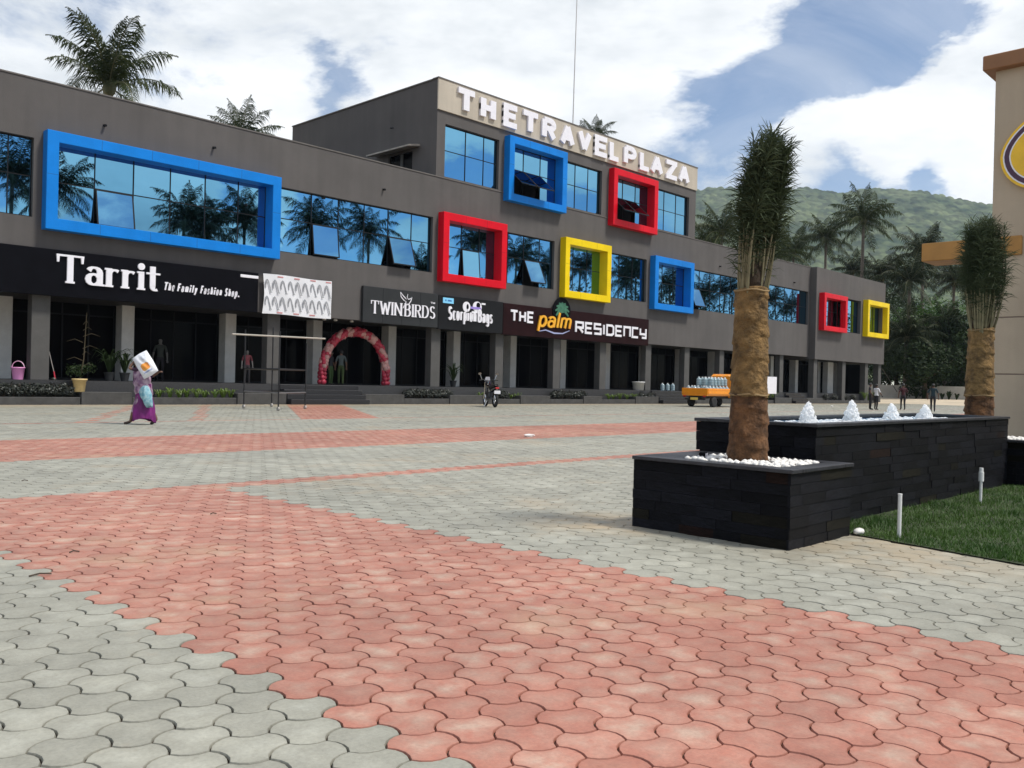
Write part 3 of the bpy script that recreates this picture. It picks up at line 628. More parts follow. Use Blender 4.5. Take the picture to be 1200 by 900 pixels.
def glyph(ch, H, wt, thin=None, wx=1.0, slant=0.0, serif=0.0, depth=.06, wmin=None):
    """one raised letter, lower left at the origin, in the xz plane, facing -y; returns MB and its width"""
    adv, st = GL[ch]; thin = thin or wt; mb = MB(); lev = 0
    hh = H-thin
    def tr(x, y): return (x*H*wx+wt/2+slant*y*H, y*hh+thin/2)
    polys = []
    dots = []
    for s_ in st:
        if len(s_) == 1: dots.append(tr(*s_[0])); continue
        pts = [tr(*p) for p in s_]
        if len(pts) == 2 and abs(pts[0][1]-pts[1][1]) < 1e-6:
            lo_, hi_ = (0, 1) if pts[0][0] < pts[1][0] else (1, 0); e0 = wt/2; pts[lo_] = (pts[lo_][0]-e0, pts[lo_][1]); pts[hi_] = (pts[hi_][0]+(e0 if ch in 'TtZL' or wt > .3 else e0*.4), pts[hi_][1])
            if serif and ch == 'T':
                for x_ in (pts[lo_][0]+thin*.8, pts[hi_][0]-thin*.8): polys.append(([Vector((x_-thin*.8, pts[0][1]+thin/2)), Vector((x_-thin*.5, pts[0][1]-.24*H))], [Vector((x_+thin*.8, pts[0][1]+thin/2)), Vector((x_+thin*.5, pts[0][1]-.24*H))]))
        P = [Vector(p) for p in pts]; n = len(P); L, R = [], []
        closed = (P[0]-P[-1]).length < 1e-4
        for i in range(n):
            a = P[i-1] if i else (P[-2] if closed else P[0]); c = P[i+1] if i < n-1 else (P[1] if closed else P[-1])
            t0 = (P[i]-a).normalized() if (P[i]-a).length > 1e-7 else None; t1 = (c-P[i]).normalized() if (c-P[i]).length > 1e-7 else None
            t0 = t0 or t1; t1 = t1 or t0; n0 = Vector((-t0.y, t0.x)); n1 = Vector((-t1.y, t1.x)); nn = (n0+n1); nn = nn.normalized() if nn.length > 1e-3 else n0
            k = 1/max(.5, nn.dot(n1)); t = (t0+t1).normalized() if (t0+t1).length > 1e-3 else t1
            wd = thin+(wt-thin)*abs(t.y)**1.5
            e = Vector((0, 0))
            if not closed and n == 2 and thin == wt and i in (0, n-1): pass
            L.append(P[i]+nn*wd/2*k+e); R.append(P[i]-nn*wd/2*k+e)
        polys.append((L, R))
        if serif and not closed:
            for e_ in (0, -1):
                q = P[e_]; r = P[1] if e_ == 0 else P[-2]
                d = (q-r)
                if d.length > 0 and abs(d.y) > .75*d.length and (abs(s_[e_][1]) < .02 or abs(s_[e_][1]-1) < .02 or abs(s_[e_][1]-X_) < .02):
                    top = s_[e_][1] > .1; yy = (q.y-thin*.4) if top else q.y+thin*.4-0
                    x0 = q.x-wt/2-serif*H; x1 = q.x+wt/2+(serif*H if not (top and abs(s_[e_][1]-X_) < .02) else 0)
                    polys.append(([Vector((x0, q.y+thin/2)), Vector((x1, q.y+thin/2))], [Vector((x0, q.y-thin/2)), Vector((x1, q.y-thin/2))]))
    for L, R in polys:
        y0 = -depth-lev*.0015; lev += 1; n = len(L); vs = [(p.x, y0, p.y) for p in L]+[(p.x, y0, p.y) for p in R]+[(p.x, 0, p.y) for p in L]+[(p.x, 0, p.y) for p in R]; fs = []
        for i in range(n-1):
            fs += [(i, i+1, n+i+1, n+i), (2*n+i, 2*n+i+1, i+1, i), (n+i, n+i+1, 3*n+i+1, 3*n+i)]
        fs += [(0, n, 3*n, 2*n), (n-1, 2*n+n-1, 3*n+n-1, n+n-1)]
        mb.add(vs, fs)
    for (dx_, dz_) in dots:
        r_ = wt*.62; n = 14; vs = [(dx_+r_*math.cos(2*PI*k/n), -depth, dz_+r_*math.sin(2*PI*k/n)) for k in range(n)]+[(dx_+r_*math.cos(2*PI*k/n), 0, dz_+r_*math.sin(2*PI*k/n)) for k in range(n)]
        mb.add(vs, [tuple(range(n-1, -1, -1))]+[(k, (k+1) % n, n+(k+1) % n, n+k) for k in range(n)])
    return mb, adv*H*wx+wt+slant*0
def write(parent, text, x0, x1, z, y, H, wt, mt, thin=None, serif=0.0, slant=0.0, depth=.06, gap=.14, space=.35, tech=False, caps=None, drop=0.0, side=None):
    """letters as parts of a sign; the advance is fitted so that the word spans x0..x1 (world)"""
    keys = [('#'+c if tech else c) if c != ' ' else ' ' for c in text]
    ink = sum(GL[k][0] for k in keys if k != ' '); nl = sum(1 for k in keys if k != ' '); nsp = keys.count(' ')
    fixed = nl*wt+(len(keys)-1-nsp*2)*gap*H+nsp*space*H
    wx = max(.3, (x1-x0-fixed)/(ink*H)); x = x0; L0 = parent.location
    if (x1-x0-fixed)/(ink*H) < .3:                                  # too tight: shrink gaps
        gap = .06; fixed = nl*wt+(len(keys)-1-nsp*2)*gap*H+nsp*space*H; wx = max(.3, (x1-x0-fixed)/(ink*H))
    for i, k in enumerate(keys):
        if k == ' ': x += space*H-gap*H; continue
        h_ = H*(caps if (caps and i == 0) else 1)
        mb, ad = glyph(k, h_, wt, thin, wx, slant, serif, depth)
        o = mb.build('letter', [mt], parent, loc=(x-L0.x, y-L0.y, z-L0.z+drop*i)); x += ad+gap*H
def sign_board(name, label, pxs, mt, y0=YF-.16, zz=(3.82, 5.56), xr=None, cat='sign'):
    x0, x1 = xr; o = thing(name, label, cat, ((x0+x1)/2, YF, zz[0])); hw = (x1-x0)/2
    s_ = MB(); s_.bbox(-hw, hw, y0-YF, -.003, 0, zz[1]-zz[0], .015); s_.build('board', mt, o); return o
YS = YF-.16                                    # face of the sign boards
def sx(px, py=350, Y=YS): return aty(px, py, Y).x
K = YS/YF
# roof letters
roof = thing('roof_sign', 'white raised THE TRAVEL PLAZA letters along the beige roof band', 'sign', (41, YF-.08, ZB0))
for ch, a, c in zip('THETRAVELPLAZA', (537.5, 563.5, 590, 613.5, 635.5, 657, 677.5, 697, 714.5, 731.5, 750, 763, 781, 795.5), (556.5, 581.5, 606, 630.5, 652.5, 674, 693.5, 711.5, 725, 746, 760.5, 777.5, 793.5, 808.5)):
    py = 118+(a-546)*.34; x0, x1 = aty(a, py, YF-.2).x, aty(c, py, YF-.2).x; H = 1.26; wt = .40
    adv = GL[ch][0]; mb, ad = glyph(ch, H, wt, .30, max(.2, (x1-x0-wt)/(adv*H)), 0, .0 if ch in 'HAVZ' else .0, .13)
    mb.build('letter', [M_WHITE], roof, loc=(x0-41, 0, .16))
# 1 black fashion shop sign
t1 = sign_board('shop_sign', 'black shop sign with large white serif Tarrit lettering', None, M_BLACK, xr=(-3.5, 19.44), zz=(3.88, 5.55))
write(t1, 'Tarrit', sx(64.5), sx(187), 4.38, YS, 1.02, .215, M_WHITE, thin=.07, serif=.05, depth=.07, gap=.035)
write(t1, 'The', sx(191), sx(203.5), 4.44, YS, .34, .055, M_WHITE, slant=.16, depth=.03, gap=.12)
write(t1, 'Family', sx(207), sx(230), 4.44, YS, .34, .055, M_WHITE, slant=.16, depth=.03, gap=.12)
write(t1, 'Fashion', sx(234), sx(259), 4.44, YS, .34, .055, M_WHITE, slant=.16, depth=.03, gap=.12)
write(t1, 'Shop.', sx(262.5), sx(280), 4.44, YS, .34, .055, M_WHITE, slant=.16, depth=.03, gap=.12)
s_ = MB(); s_.bbox(sx(281)-t1.location.x, sx(302)-t1.location.x, YS-YF-.03, YS-YF, 5.30-3.88, 5.42-3.88, .01); s_.build('light_strip', M_WHITE, t1)
# 2 vinyl banner
ban = thing('vinyl_banner', 'white vinyl banner printed with rows of grey figures and red lettering', 'banner', ((19.62+23.1)/2, YF, 3.86))
hw = (23.1-19.62)/2; bm_ = MB(); nb = 26
for i in range(nb+1):
    u = i/nb; 
    for j in range(7):
        v = j/6; bm_.v.append((-hw+2*hw*u+.07*math.sin(v*3)*(1-u)*(1 if True else 0), -.2-.025*math.sin(u*17+v*4)*math.sin(v*PI), v*1.70+.02*math.sin(u*PI*2)))
for i in range(nb):
    for j in range(6): bm_.f.append((i*7+j, (i+1)*7+j, (i+1)*7+j+1, i*7+j+1)); bm_.mi.append(0)
bm_.build('banner_sheet', mat('white_vinyl', (.72, .73, .76), .45, var=.03, scale=3), ban, smooth=True)
M_PRN = mat('grey_print', (.11, .115, .13), .6, var=.5, scale=9); M_PRR = mat('red_print', (.55, .22, .22), .6)
figm = MB()  # slanting long-haired dancer, one print
def flat(mb, pts, y): mb.add([(x, y, z) for x, z in pts], [tuple(range(len(pts)))])
flat(figm, [(-.15, .20), (-.09, .17), (-.07, .40), (-.01, .50), (.02, .57), (-.05, .60), (-.13, .52), (-.16, .36)], 0)
flat(figm, [(.02, .57), (.07, .50), (.15, .28), (.22, .06), (.29, -.01), (.12, -.01), (.16, .05), (.09, .26), (.00, .50)], -.0015)
fme = figm.mesh('figure_print', mat('light_grey_print', (.26, .27, .29), .6, var=.45, scale=7))
for r in range(2):
    for k in range(9):
        u = (k+.45)/9; link('figure_print', fme, ban, (-hw+.05+2*hw*u*.97, -.232, .20+(1-r)*.72-.0), scale=(.82, 1, .95))
for r, zz in enumerate((1.60, .06)):
    for k in range(4 if r == 0 else 3):
        s_ = MB(); x = -hw+.7+k*.82; s_.box(x, x+.28, -.215, -.21, zz, zz+.05); s_.build('caption_print', M_PRR, ban)
# 3 charcoal sign with a bird
t3 = sign_board('shop_sign', 'charcoal shop sign reading TWIN BIRDS with a white bird outline', None, M_CHAR, xr=(24.89, 29.55), zz=(3.84, 5.55))
write(t3, 'TWIN', sx(434, 365), sx(470.5, 365), 4.28, YS, .62, .10, M_WHITE, thin=.035, serif=.035, depth=.04, gap=.10)
write(t3, 'BIRDS', sx(473.5, 368), sx(509.5, 368), 4.28, YS, .62, .10, M_WHITE, thin=.035, serif=.035, depth=.04, gap=.10)
bd = MB(); bx = sx(475, 352)-t3.location.x
def ribbon(mb, pts, wd, y, d=.02):
    P = [Vector(p) for p in pts]; n = len(P); vs = []
    for i in range(n):
        t = (P[min(i+1, n-1)]-P[max(i-1, 0)]).normalized(); nn = Vector((-t.y, t.x)); ww = wd*(1-.6*abs(2*i/(n-1)-1))
        vs += [(P[i].x+nn.x*ww/2, y-d, P[i].y+nn.y*ww/2), (P[i].x-nn.x*ww/2, y-d, P[i].y-nn.y*ww/2), (P[i].x+nn.x*ww/2, y, P[i].y+nn.y*ww/2), (P[i].x-nn.x*ww/2, y, P[i].y-nn.y*ww/2)]
    fs = []
    for i in range(n-1): a = 4*i; c = a+4; fs += [(a, c, c+1, a+1), (a+2, c+2, c, a), (a+1, c+1, c+3, a+3)]
    mb.add(vs, fs)
zb = 5.02-3.84; yb = YS-YF
ribbon(bd, [(bx-.32, zb+.42), (bx-.28, zb+.2), (bx-.12, zb+.05), (bx+.02, zb-.02)], .05, yb); ribbon(bd, [(bx-.32, zb+.42), (bx-.16, zb+.26), (bx-.02, zb+.16), (bx+.06, zb+.1)], .05, yb-.001)
ribbon(bd, [(bx+.14, zb+.36), (bx+.10, zb+.2), (bx+.18, zb+.1), (bx+.34, zb+.16), (bx+.40, zb+.24), (bx+.33, zb+.02), (bx+.2, zb-.14), (bx+.0, zb-.22), (bx-.16, zb-.36)], .05, yb-.002); ribbon(bd, [(bx-.16, zb-.36), (bx-.02, zb-.14), (bx+.05, zb-.02)], .045, yb-.003)
bd.build('bird_emblem', M_WHITE, t3)
write(t3, 'TM', sx(504.5, 355), sx(509.5, 355), 5.02, YS, .10, .02, M_WHITE, depth=.02, gap=.1)
for k in (1, 2, 3):
    s_ = MB(); xx = -2.33+4.66*k/4; s_.box(xx-.006, xx+.006, yb-.004, yb-.0005, .02, 1.69); s_.build('panel_joint', M_BLACK, t3)
# 4 bag shop
t4 = sign_board('shop_sign', 'charcoal shop sign with fat white Scorpion Bags lettering and a round emblem', None, mat('graphite_board', (.013, .0135, .015), .5, var=.1, scale=2, spec=.1), xr=(29.57, 34.23), zz=(3.80, 5.53))
write(t4, 'Scorpion', sx(524.5, 375), sx(557.5, 378), 4.30, YS, .70, .115, M_WHITE, thin=.085, depth=.06, gap=.03)
write(t4, 'Bags', sx(559, 378), sx(576.5, 380), 4.30, YS, .70, .115, M_WHITE, thin=.085, depth=.06, gap=.03)
lx = t4.location.x
em = MB(); c1 = (sx(546.5, 357.5)-lx, 5.06-3.80); em.add([], [])
def disc(mb, cx, cz, r, y, n=20, r2=None, sxx=1.0): 
    vs = [(cx+r*sxx*math.cos(2*PI*k/n), y, cz+r*math.sin(2*PI*k/n)) for k in range(n)]+[(cx+r*sxx*math.cos(2*PI*k/n), y+.03, cz+r*math.sin(2*PI*k/n)) for k in range(n)]
    mb.add(vs, [tuple(range(n-1, -1, -1))]+[(k, (k+1) % n, n+(k+1) % n, n+k) for k in range(n)])
disc(em, c1[0], c1[1], .27, yb-.031); disc(em, sx(559, 357)-lx, 5.12-3.8, .28, yb-.033, sxx=1.15); em.box(sx(553)-lx, sx(563, 360)-lx, yb-.036, yb, 4.78-3.8, 4.87-3.8); em.box(sx(564, 354)-lx, sx(568.5, 354)-lx, yb-.037, yb, 5.26-3.8, 5.35-3.8)
em.build('round_emblem', M_WHITE, t4)
em2 = MB(); disc(em2, c1[0]+.06, c1[1], .15, yb-.044, sxx=.5); disc(em2, sx(560, 356)-lx, 5.2-3.8, .15, yb-.046, sxx=.9); em2.build('emblem_cutout', M_BLACK, t4)
em3 = MB(); em3.box(sx(551, 360)-lx, sx(563, 360)-lx, yb-.055, yb-.03, 4.98-3.8, 5.10-3.8); em3.build('emblem_strip', mat('violet_print', (.30, .22, .62), .5), t4)
s_ = MB(); s_.box(sx(519)-lx, sx(531.5)-lx, yb-.02, yb-.001, 5.14-3.8, 5.42-3.8); s_.build('blue_plate', mat('light_blue_plate', (.22, .60, .88), .4), t4)
write(t4, 'KLM', sx(522, 352), sx(529, 352), 5.22, YS-.02, .12, .03, mat('dark_blue_print', (.03, .16, .42), .5), depth=.01, gap=.1) if False else None
s_ = MB(); s_.box(sx(521.5)-lx, sx(523)-lx, yb-.024, yb-.019, 5.24-3.8, 5.32-3.8); s_.box(sx(524.5)-lx, sx(529)-lx, yb-.024, yb-.019, 5.24-3.8, 5.32-3.8); s_.build('plate_print', mat('dark_blue_print', (.03, .16, .42), .5), t4)
# 5 maroon residency sign
t5 = sign_board('shop_sign', 'long maroon sign reading THE palm RESIDENCY with a yellow script word', None, M_MAROON, xr=(34.25, 47.83), zz=(3.78, 5.50)); lx = t5.location.x
write(t5, 'THE', sx(598, 372), sx(625, 375), 4.52, YS, .66, .13, M_WHITE, depth=.05, gap=.16, tech=True)
write(t5, 'RESIDENCY', sx(673.5, 385), sx(757, 392), 4.20, YS, .72, .14, M_WHITE, depth=.05, gap=.16, tech=True)
M_GOLD = mat('golden_letter', (.85, .52, .02), .4, col2=(.80, .30, .02), scale=1.5)
write(t5, 'palm', sx(629, 376), sx(667.5, 382), 4.36, YS-.02, .98, .17, M_GOLD, thin=.11, slant=.22, depth=.08, gap=.03)
dd = MB(); pxc = sx(658, 358)-lx; disc(dd, pxc, 5.40-3.78, .80, yb-.034, 24); dd.build('emblem_disc', M_BLACK, t5)
pl = MB(); random.seed(3)
for k in range(9):
    a = rad(-25+k*29); r = .62; ribbon(pl, [(pxc+.02, 5.32-3.78), (pxc+.45*r*math.cos(a), 5.42-3.78+.45*r*math.sin(a)+.12), (pxc+r*math.cos(a), 5.36-3.78+r*.9*math.sin(a))], .22, yb-.05-.002*k)
pl.build('palm_emblem', mat('emblem_green', (.012, .09, .05), .5, col2=(.06, .20, .12), scale=4), t5)
wv = MB(); ribbon(wv, [(sx(632)-lx, 4.12-3.78), (sx(640)-lx, 4.22-3.78), (sx(650)-lx, 4.08-3.78), (sx(660)-lx, 4.1-3.78), (sx(668)-lx, 4.3-3.78)], .09, yb-.01); wv.build('wave_emblem', mat('wave_lilac', (.35, .38, .6), .5), t5)
# rebar tuft over the bag sign
rb = MB()
for k in range(5): x = sx(546+k*.9, 345); rb.tube([(x-lx, -.02, 1.72), (x-lx+random.uniform(-.08, .08), -.1, 1.95+.12*random.random())], .012, 5)
# ================================================================== EMBLEM BUILDING (right)
RX, RY = 22.0, 6.18
rbld = thing('tan_building', 'tan building with brown fascia and a round yellow emblem at the right edge', 'building', (RX, 0, 0))
def rpart(name, mb, mt, **k): o = mb.build(name, mt, rbld, **k); o.location = (-RX, 0, 0); return o
w = MB(); 
for z0, z1 in ((0, 1.63), (1.66, 2.91), (2.94, 4.60), (4.60, 8.52)): w.box(RX, RX+9, -9, RY, z0, z1)
rpart('wall', w, M_BEIGE)
w = MB(); w.box(RX+.012, RX+8.9, -8.9, RY-.012, 1.6, 2.96); rpart('wall_groove', w, mat('groove', (.20, .15, .12), .9))
w = MB(); w.bbox(RX-.22, RX+9.2, -9.2, RY+.22, 8.52, 8.86, .02); rpart('roof_fascia', w, mat('brown_fascia', (.25, .115, .045), .55, var=.1, scale=2))
w = MB(); w.bbox(RX-.06, RX+.9, 5.55, 7.69, 4.31, 4.74, .015); rpart('canopy', w, mat('ochre_canopy', (.40, .20, .045), .55, var=.1, scale=2))
w = MB(); w.bbox(RX-.05, RX+.9, -6, 5.40, 4.31, 4.74, .015); rpart('canopy', w, MATS['ochre_canopy'])
def drop(mb, yc, zc, r, x, th):
    n = 40; pts = []
    for k in range(n):
        a = 2*PI*k/n; rr = r; yy, zz = rr*math.sin(a), -rr*math.cos(a)
        if zz > 0: yy *= (1-.28*(zz/r)**1.5); zz *= 1.08
        pts.append((yc+yy, zc+zz))
    vs = [(x, p[0], p[1]) for p in pts]+[(x+th, p[0], p[1]) for p in pts]
    mb.add(vs, [tuple(range(n))]+[(k, n+k, n+(k+1) % n, (k+1) % n) for k in range(n)])
emb = thing('wall_emblem', 'round yellow drop shaped emblem with purple ring on the tan wall', 'emblem', (RX, 5.22, 6.52))
M_EMY = mat('emblem_yellow', (.86, .52, .015), .35, var=.08, scale=3); M_EMP = mat('emblem_purple', (.06, .018, .05), .4); 
for nm, r, mt, x in (('outer_ring', .80, M_EMY, -.10), ('white_ring', .745, M_WHITE, -.104), ('purple_ring', .715, M_EMP, -.108), ('inner_line', .615, M_WHITE, -.112), ('face', .585, M_EMY, -.116)):
    q = MB(); drop(q, 0, 0, r, x, -x); q.build(nm, mt, emb)
q = MB(); q.box(-.135, -.11, .10, .21, -.34, .12); q.build('mark', mat('emblem_pale', (.9, .75, .25), .4), emb)

# ================================================================== FOUNTAIN, PLANTERS
M_SLATE = mat('slate', (.007, .0075, .0105), .5, var=.7, scale=7, bump=.7, bscale=26, objvar=.5, spec=.12)
M_SLATEB = mat('rusty_slate', (.014, .007, .0055), .55, var=.6, scale=7, bump=.8, bscale=26, objvar=.4, spec=.12)
M_SLATEO = mat('olive_slate', (.012, .011, .0075), .55, var=.6, scale=7, bump=.8, bscale=26, objvar=.4, spec=.12)
M_COPE = mat('slate_coping', (.020, .021, .026), .5, var=.4, scale=9, bump=.4, bscale=30)
TILE = {}
def tile_mesh(k, m_i):
    if (k, m_i) not in TILE:
        b_ = MB(); b_.bbox(-.5, .5, -.5, .5, -.5, .5, .012)
        # unit block; the object's scale gives each tile its size
        TILE[(k, m_i)] = b_.mesh('slate_tile', (M_SLATE, M_SLATEB, M_SLATEO)[m_i])
    return TILE[(k, m_i)]
rt = random.Random(5)
def clad(parent, P0, du, length, z0, z1, nrm, rowh=.078):
    """rows of split slate tiles proud of a wall face; parent sits at its own place without rotation"""
    P0 = Vector(P0)-parent.location; du = Vector(du); nrm = Vector(nrm); rows = round((z1-z0)/rowh); rh = (z1-z0)/rows
    for r in range(rows):
        s0 = 0.0; first = True
        while s0 < length-.02:
            L = rt.choice((.24, .32, .40, .50))*(rt.choice((.5, 1)) if first else 1); first = False
            if length-s0-L < .12: L = length-s0
            th = .016+.009*rt.random(); mi_ = rt.choices((0, 1, 2), (.90, .035, .065))[0]
            c = P0+du*(s0+L/2)+nrm*(th/2+.001)+Vector((0, 0, z0+rh*(r+.5)))
            sc = (L-.0018, th, rh-.0018) if abs(du.x) > .5 else (th, L-.0018, rh-.0018)
            link('slate_tile', tile_mesh(0, mi_), parent, c, scale=sc); s0 += L
def planter(x0, x1, y0, y1, h, label, front_y, faces):
    o = thing('slate_planter', label, 'planter', ((x0+x1)/2, (y0+y1)/2, 0), 0, 'slate planters at the ends of the fountain'); cx, cy = (x0+x1)/2, (y0+y1)/2
    e = .03
    c = MB(); c.box(x0-cx+e, x1-cx-.001, y0-cy+e, y1-cy-.001, 0, h-.05); c.build('core', M_SLATE, o)
    if 'x' in faces: clad(o, (x0+e, y0+.01, 0), (0, 1, 0), y1-y0-.012, -.008, h-.032, (-1, 0, 0))
    if 'y' in faces: clad(o, (x0+.0, y0+e, 0), (1, 0, 0), x1-x0-.002, -.008, h-.032, (0, -1, 0))
    w_ = .17; r = MB(); a0, a1, b0, b1 = x0-cx-.015, x1-cx, y0-cy-.015, y1-cy
    for nm, bx in (('f', (a0, a0+w_, b0, b1)), ('b', (a1-w_, a1-.001, b0, b1)), ('l', (a0+w_+.002, a1-w_-.002, b0, b0+w_)), ('r', (a0+w_+.002, a1-w_-.002, b1-w_*2.2, b1))):
        q = MB(); q.bbox(bx[0], bx[1], bx[2], bx[3], h-.03, h, .004); q.build('coping', M_COPE, o)
    q = MB(); q.box(a0+w_, a1-w_, b0+w_, b1-w_*2.2, h-.09, h-.045); q.build('soil', M_SOIL, o)
    return o, (x0+w_, x1-w_, y0+w_, y1-w_*2.2)
PH = .60
p1, in1 = planter(6.14, 7.218, 3.035, 4.475, PH, 'near black slate planter holding the tallest wrapped palm and white pebbles', 0, 'xy')
p2, in2 = planter(12.862, 13.96, 3.04, 4.48, PH, 'far black slate planter at the right end of the fountain', 0, 'xy')
M_PEB = mat('white_pebble', (.74, .72, .68), .55, var=.12, scale=12, objvar=.0)
def pebbles(inn, n, ex, label):
    b_ = MB(); x0, x1, y0, y1 = inn; rr = random.Random(9)
    for k in range(n):
        x, y = rr.uniform(x0+.01, x1-.01), rr.uniform(y0+.01, y1-.01)
        if math.hypot(x-ex[0], y-ex[1]) < .20: continue
        r = rr.uniform(.020, .036); b_.ico((x, y, PH-.025+rr.random()*.025), r, 1, .10, (1, rr.uniform(.7, 1), .72))
    o = b_.build('pebbles', M_PEB, None, smooth=True, kind='stuff'); return tag(o, label, 'pebbles')
E1, E2 = (6.72, 3.72), (13.40, 3.87)
pebbles(in1, 520, E1, 'white pebbles round the foot of the tallest wrapped palm')
pebbles(in2, 420, E2, 'white pebbles in the far slate planter')
FX0, FX1, FY0, FY1, FH = 7.222, 12.858, 3.35, 4.545, .905
fo = thing('slate_fountain', 'long black slate fountain wall with foaming water on top', 'fountain', ((FX0+FX1)/2, (FY0+FY1)/2, 0)); fx, fy = fo.location.x, fo.location.y
wl = MB(); e = .03; t_ = .14
wl.box(FX0-fx+e, FX1-fx-e, FY0-fy+e, FY0-fy+t_, 0, FH-.03); wl.box(FX0-fx+e, FX1-fx-e, FY1-fy-t_, FY1-fy-e, 0, FH-.03); wl.box(FX0-fx+e, FX0-fx+t_, FY0-fy+t_, FY1-fy-t_, 0, FH-.03); wl.box(FX1-fx-t_, FX1-fx-e, FY0-fy+t_, FY1-fy-t_, 0, FH-.03)
wl.box(FX0-fx+t_, FX1-fx-t_, FY0-fy+t_, FY1-fy-t_, 0, .55); wl.build('basin', M_SLATE, fo)
clad(fo, (FX0, FY0+e, 0), (1, 0, 0), FX1-FX0, .005, FH-.032, (0, -1, 0), .078)
clad(fo, (FX0+e, FY0+.01, 0), (0, 1, 0), FY1-FY0-.012, .605, FH-.032, (-1, 0, 0))
M_POOL = mat('pool_lining', (.012, .04, .09), .3, var=.2, scale=10)
for bx in ((FX0-fx-.012, FX1-fx+.012, FY0-fy-.012, FY0-fy+t_), (FX0-fx-.012, FX1-fx+.012, FY1-fy-t_, FY1-fy+.012), (FX0-fx-.012, FX0-fx+t_, FY0-fy+t_+.002, FY1-fy-t_-.002), (FX1-fx-t_, FX1-fx+.012, FY0-fy+t_+.002, FY1-fy-t_-.002)):
    q = MB(); q.bbox(*bx, FH-.03, FH, .004); q.build('coping', M_COPE, fo)
q = MB(); q.box(FX0-fx+t_, FX1-fx-t_, FY1-fy-t_-.004, FY1-fy-t_-.001, .55, FH-.04); q.build('pool_lining', M_POOL, fo)
M_WATER = D.materials.new('fountain_water'); M_WATER.use_nodes = True
_b = M_WATER.node_tree.nodes['Principled BSDF']; _b.inputs['Base Color'].default_value = (.30, .48, .62, 1); _b.inputs['Roughness'].default_value = .06
M_FOAM = mat('water_foam', (.95, .955, .96), .5, trans=.5, spec=.3)
wt_ = MB(); nx, ny = 90, 18
for i in range(nx+1):
    for j in range(ny+1):
        x = FX0+t_+(FX1-FX0-2*t_)*i/nx; y = FY0+t_+(FY1-FY0-2*t_)*j/ny
        wt_.v.append((x, y, FH-.055+.007*math.sin(x*23+y*9)+.006*math.sin(y*31-x*11)+random.uniform(-.004, .004)))
for i in range(nx):
    for j in range(ny): wt_.f.append((i*(ny+1)+j, (i+1)*(ny+1)+j, (i+1)*(ny+1)+j+1, i*(ny+1)+j+1)); wt_.mi.append(0)
wt_.build('water', M_WATER, smooth=True, **STRUCT)
JX = [7.45, 8.31, 9.34, 10.45, 11.53]
fm = MB(); rj = random.Random(21)
for k in range(900):
    jx = rj.choice(JX[1:]+[8.31, 9.34]); x = jx+rj.gauss(0, .42); y = FY0+t_+.03+abs(rj.gauss(0, .33))
    if not (FX0+t_+.03 < x < FX1-t_-.03) or y > FY1-t_-.05: continue
    fm.ico((x, y, FH-.048+rj.random()*.012), rj.uniform(.012, .034), 1, .2, (1.3, 1.2, .5))
tag(fm.build('foam', M_FOAM, smooth=True, kind='stuff'), 'white foam floating on the fountain water', 'foam')
JL = ['leftmost white water jet, right behind the near planter edge', 'second white water jet from the near palm', 'third white water jet from the near palm', 'rightmost white water jet, below the man in teal']
for k, (jx, lab) in enumerate(zip(JX[1:], JL)):
    j = MB(); hh = (.180, .200, .165, .150)[k]
    for q in range(900):
        u = rj.random()**1.35; rr0 = .094*(1-u)**.62+.008; r = rr0*math.sqrt(rj.random())*(1.12 if rj.random() < .12 else 1); a = rj.uniform(0, 2*PI)
        j.ico((r*math.cos(a)+.010*math.sin(u*9+k), r*math.sin(a), -.03+u*(hh+.03)*rj.uniform(.86, 1.06)), rj.uniform(.004, .013)*(1.25-.6*u), 1, .2, (1, 1, 1.3))
    raw = j.build('spray', M_FOAM); md = raw.modifiers.new('merge', 'REMESH'); md.mode = 'VOXEL'; md.voxel_size = .0055; ms_ = raw.modifiers.new('soft', 'SMOOTH'); ms_.iterations = 1; ms_.factor = .2
    jm = D.meshes.new_from_object(raw.evaluated_get(bpy.context.evaluated_depsgraph_get())); D.objects.remove(raw); jm.materials.clear(); jm.materials.append(M_FOAM); jm.polygons.foreach_set('use_smooth', [True]*len(jm.polygons))
    o = link('water_jet', jm, None, (jx, 3.95, FH-.02)); tag(o, lab, 'water jet', 'fountain water jets')
# white pvc pipes standing in the lawn
M_PVC = mat('white_pvc', (.74, .74, .72), .4, var=.05, scale=20)
pa = thing('standpipe', 'short plain white pipe standing in the lawn near the planter', 'pipe', (7.36, 2.70, 0), 0, 'white pipes in the lawn'); q = MB(); q.tube([(0, 0, -.02), (.004, 0, .365)], [.016, .016], 12); q.build('pipe', M_PVC, pa)
q = MB(); q.tube([(.004, 0, .362), (.004, 0, .37)], [.018, .017], 12); q.build('rim', M_PVC, pa)
pb = thing('standpipe', 'white pipe with a fatter capped top standing by the fountain wall', 'pipe', (10.41, 2.97, 0), 0, 'white pipes in the lawn'); q = MB(); q.tube([(0, 0, -.02), (.004, 0, .26)], [.015, .015], 12); q.build('pipe', M_PVC, pb)
q = MB(); q.tube([(.004, 0, .25), (.004, 0, .35), (.004, 0, .352), (.004, 0, .395)], [.027, .027, .022, .02], 12); q.build('cap', M_PVC, pb)
q = MB(); q.ico((0, 0, .02), .06, 2, .1, (1.1, .7, .5)); tag(q.build('white_stone', M_PEB, None, smooth=True, loc=(7.29, 3.0, .01)), 'flat white stone on the lawn corner by the near planter', 'stone')
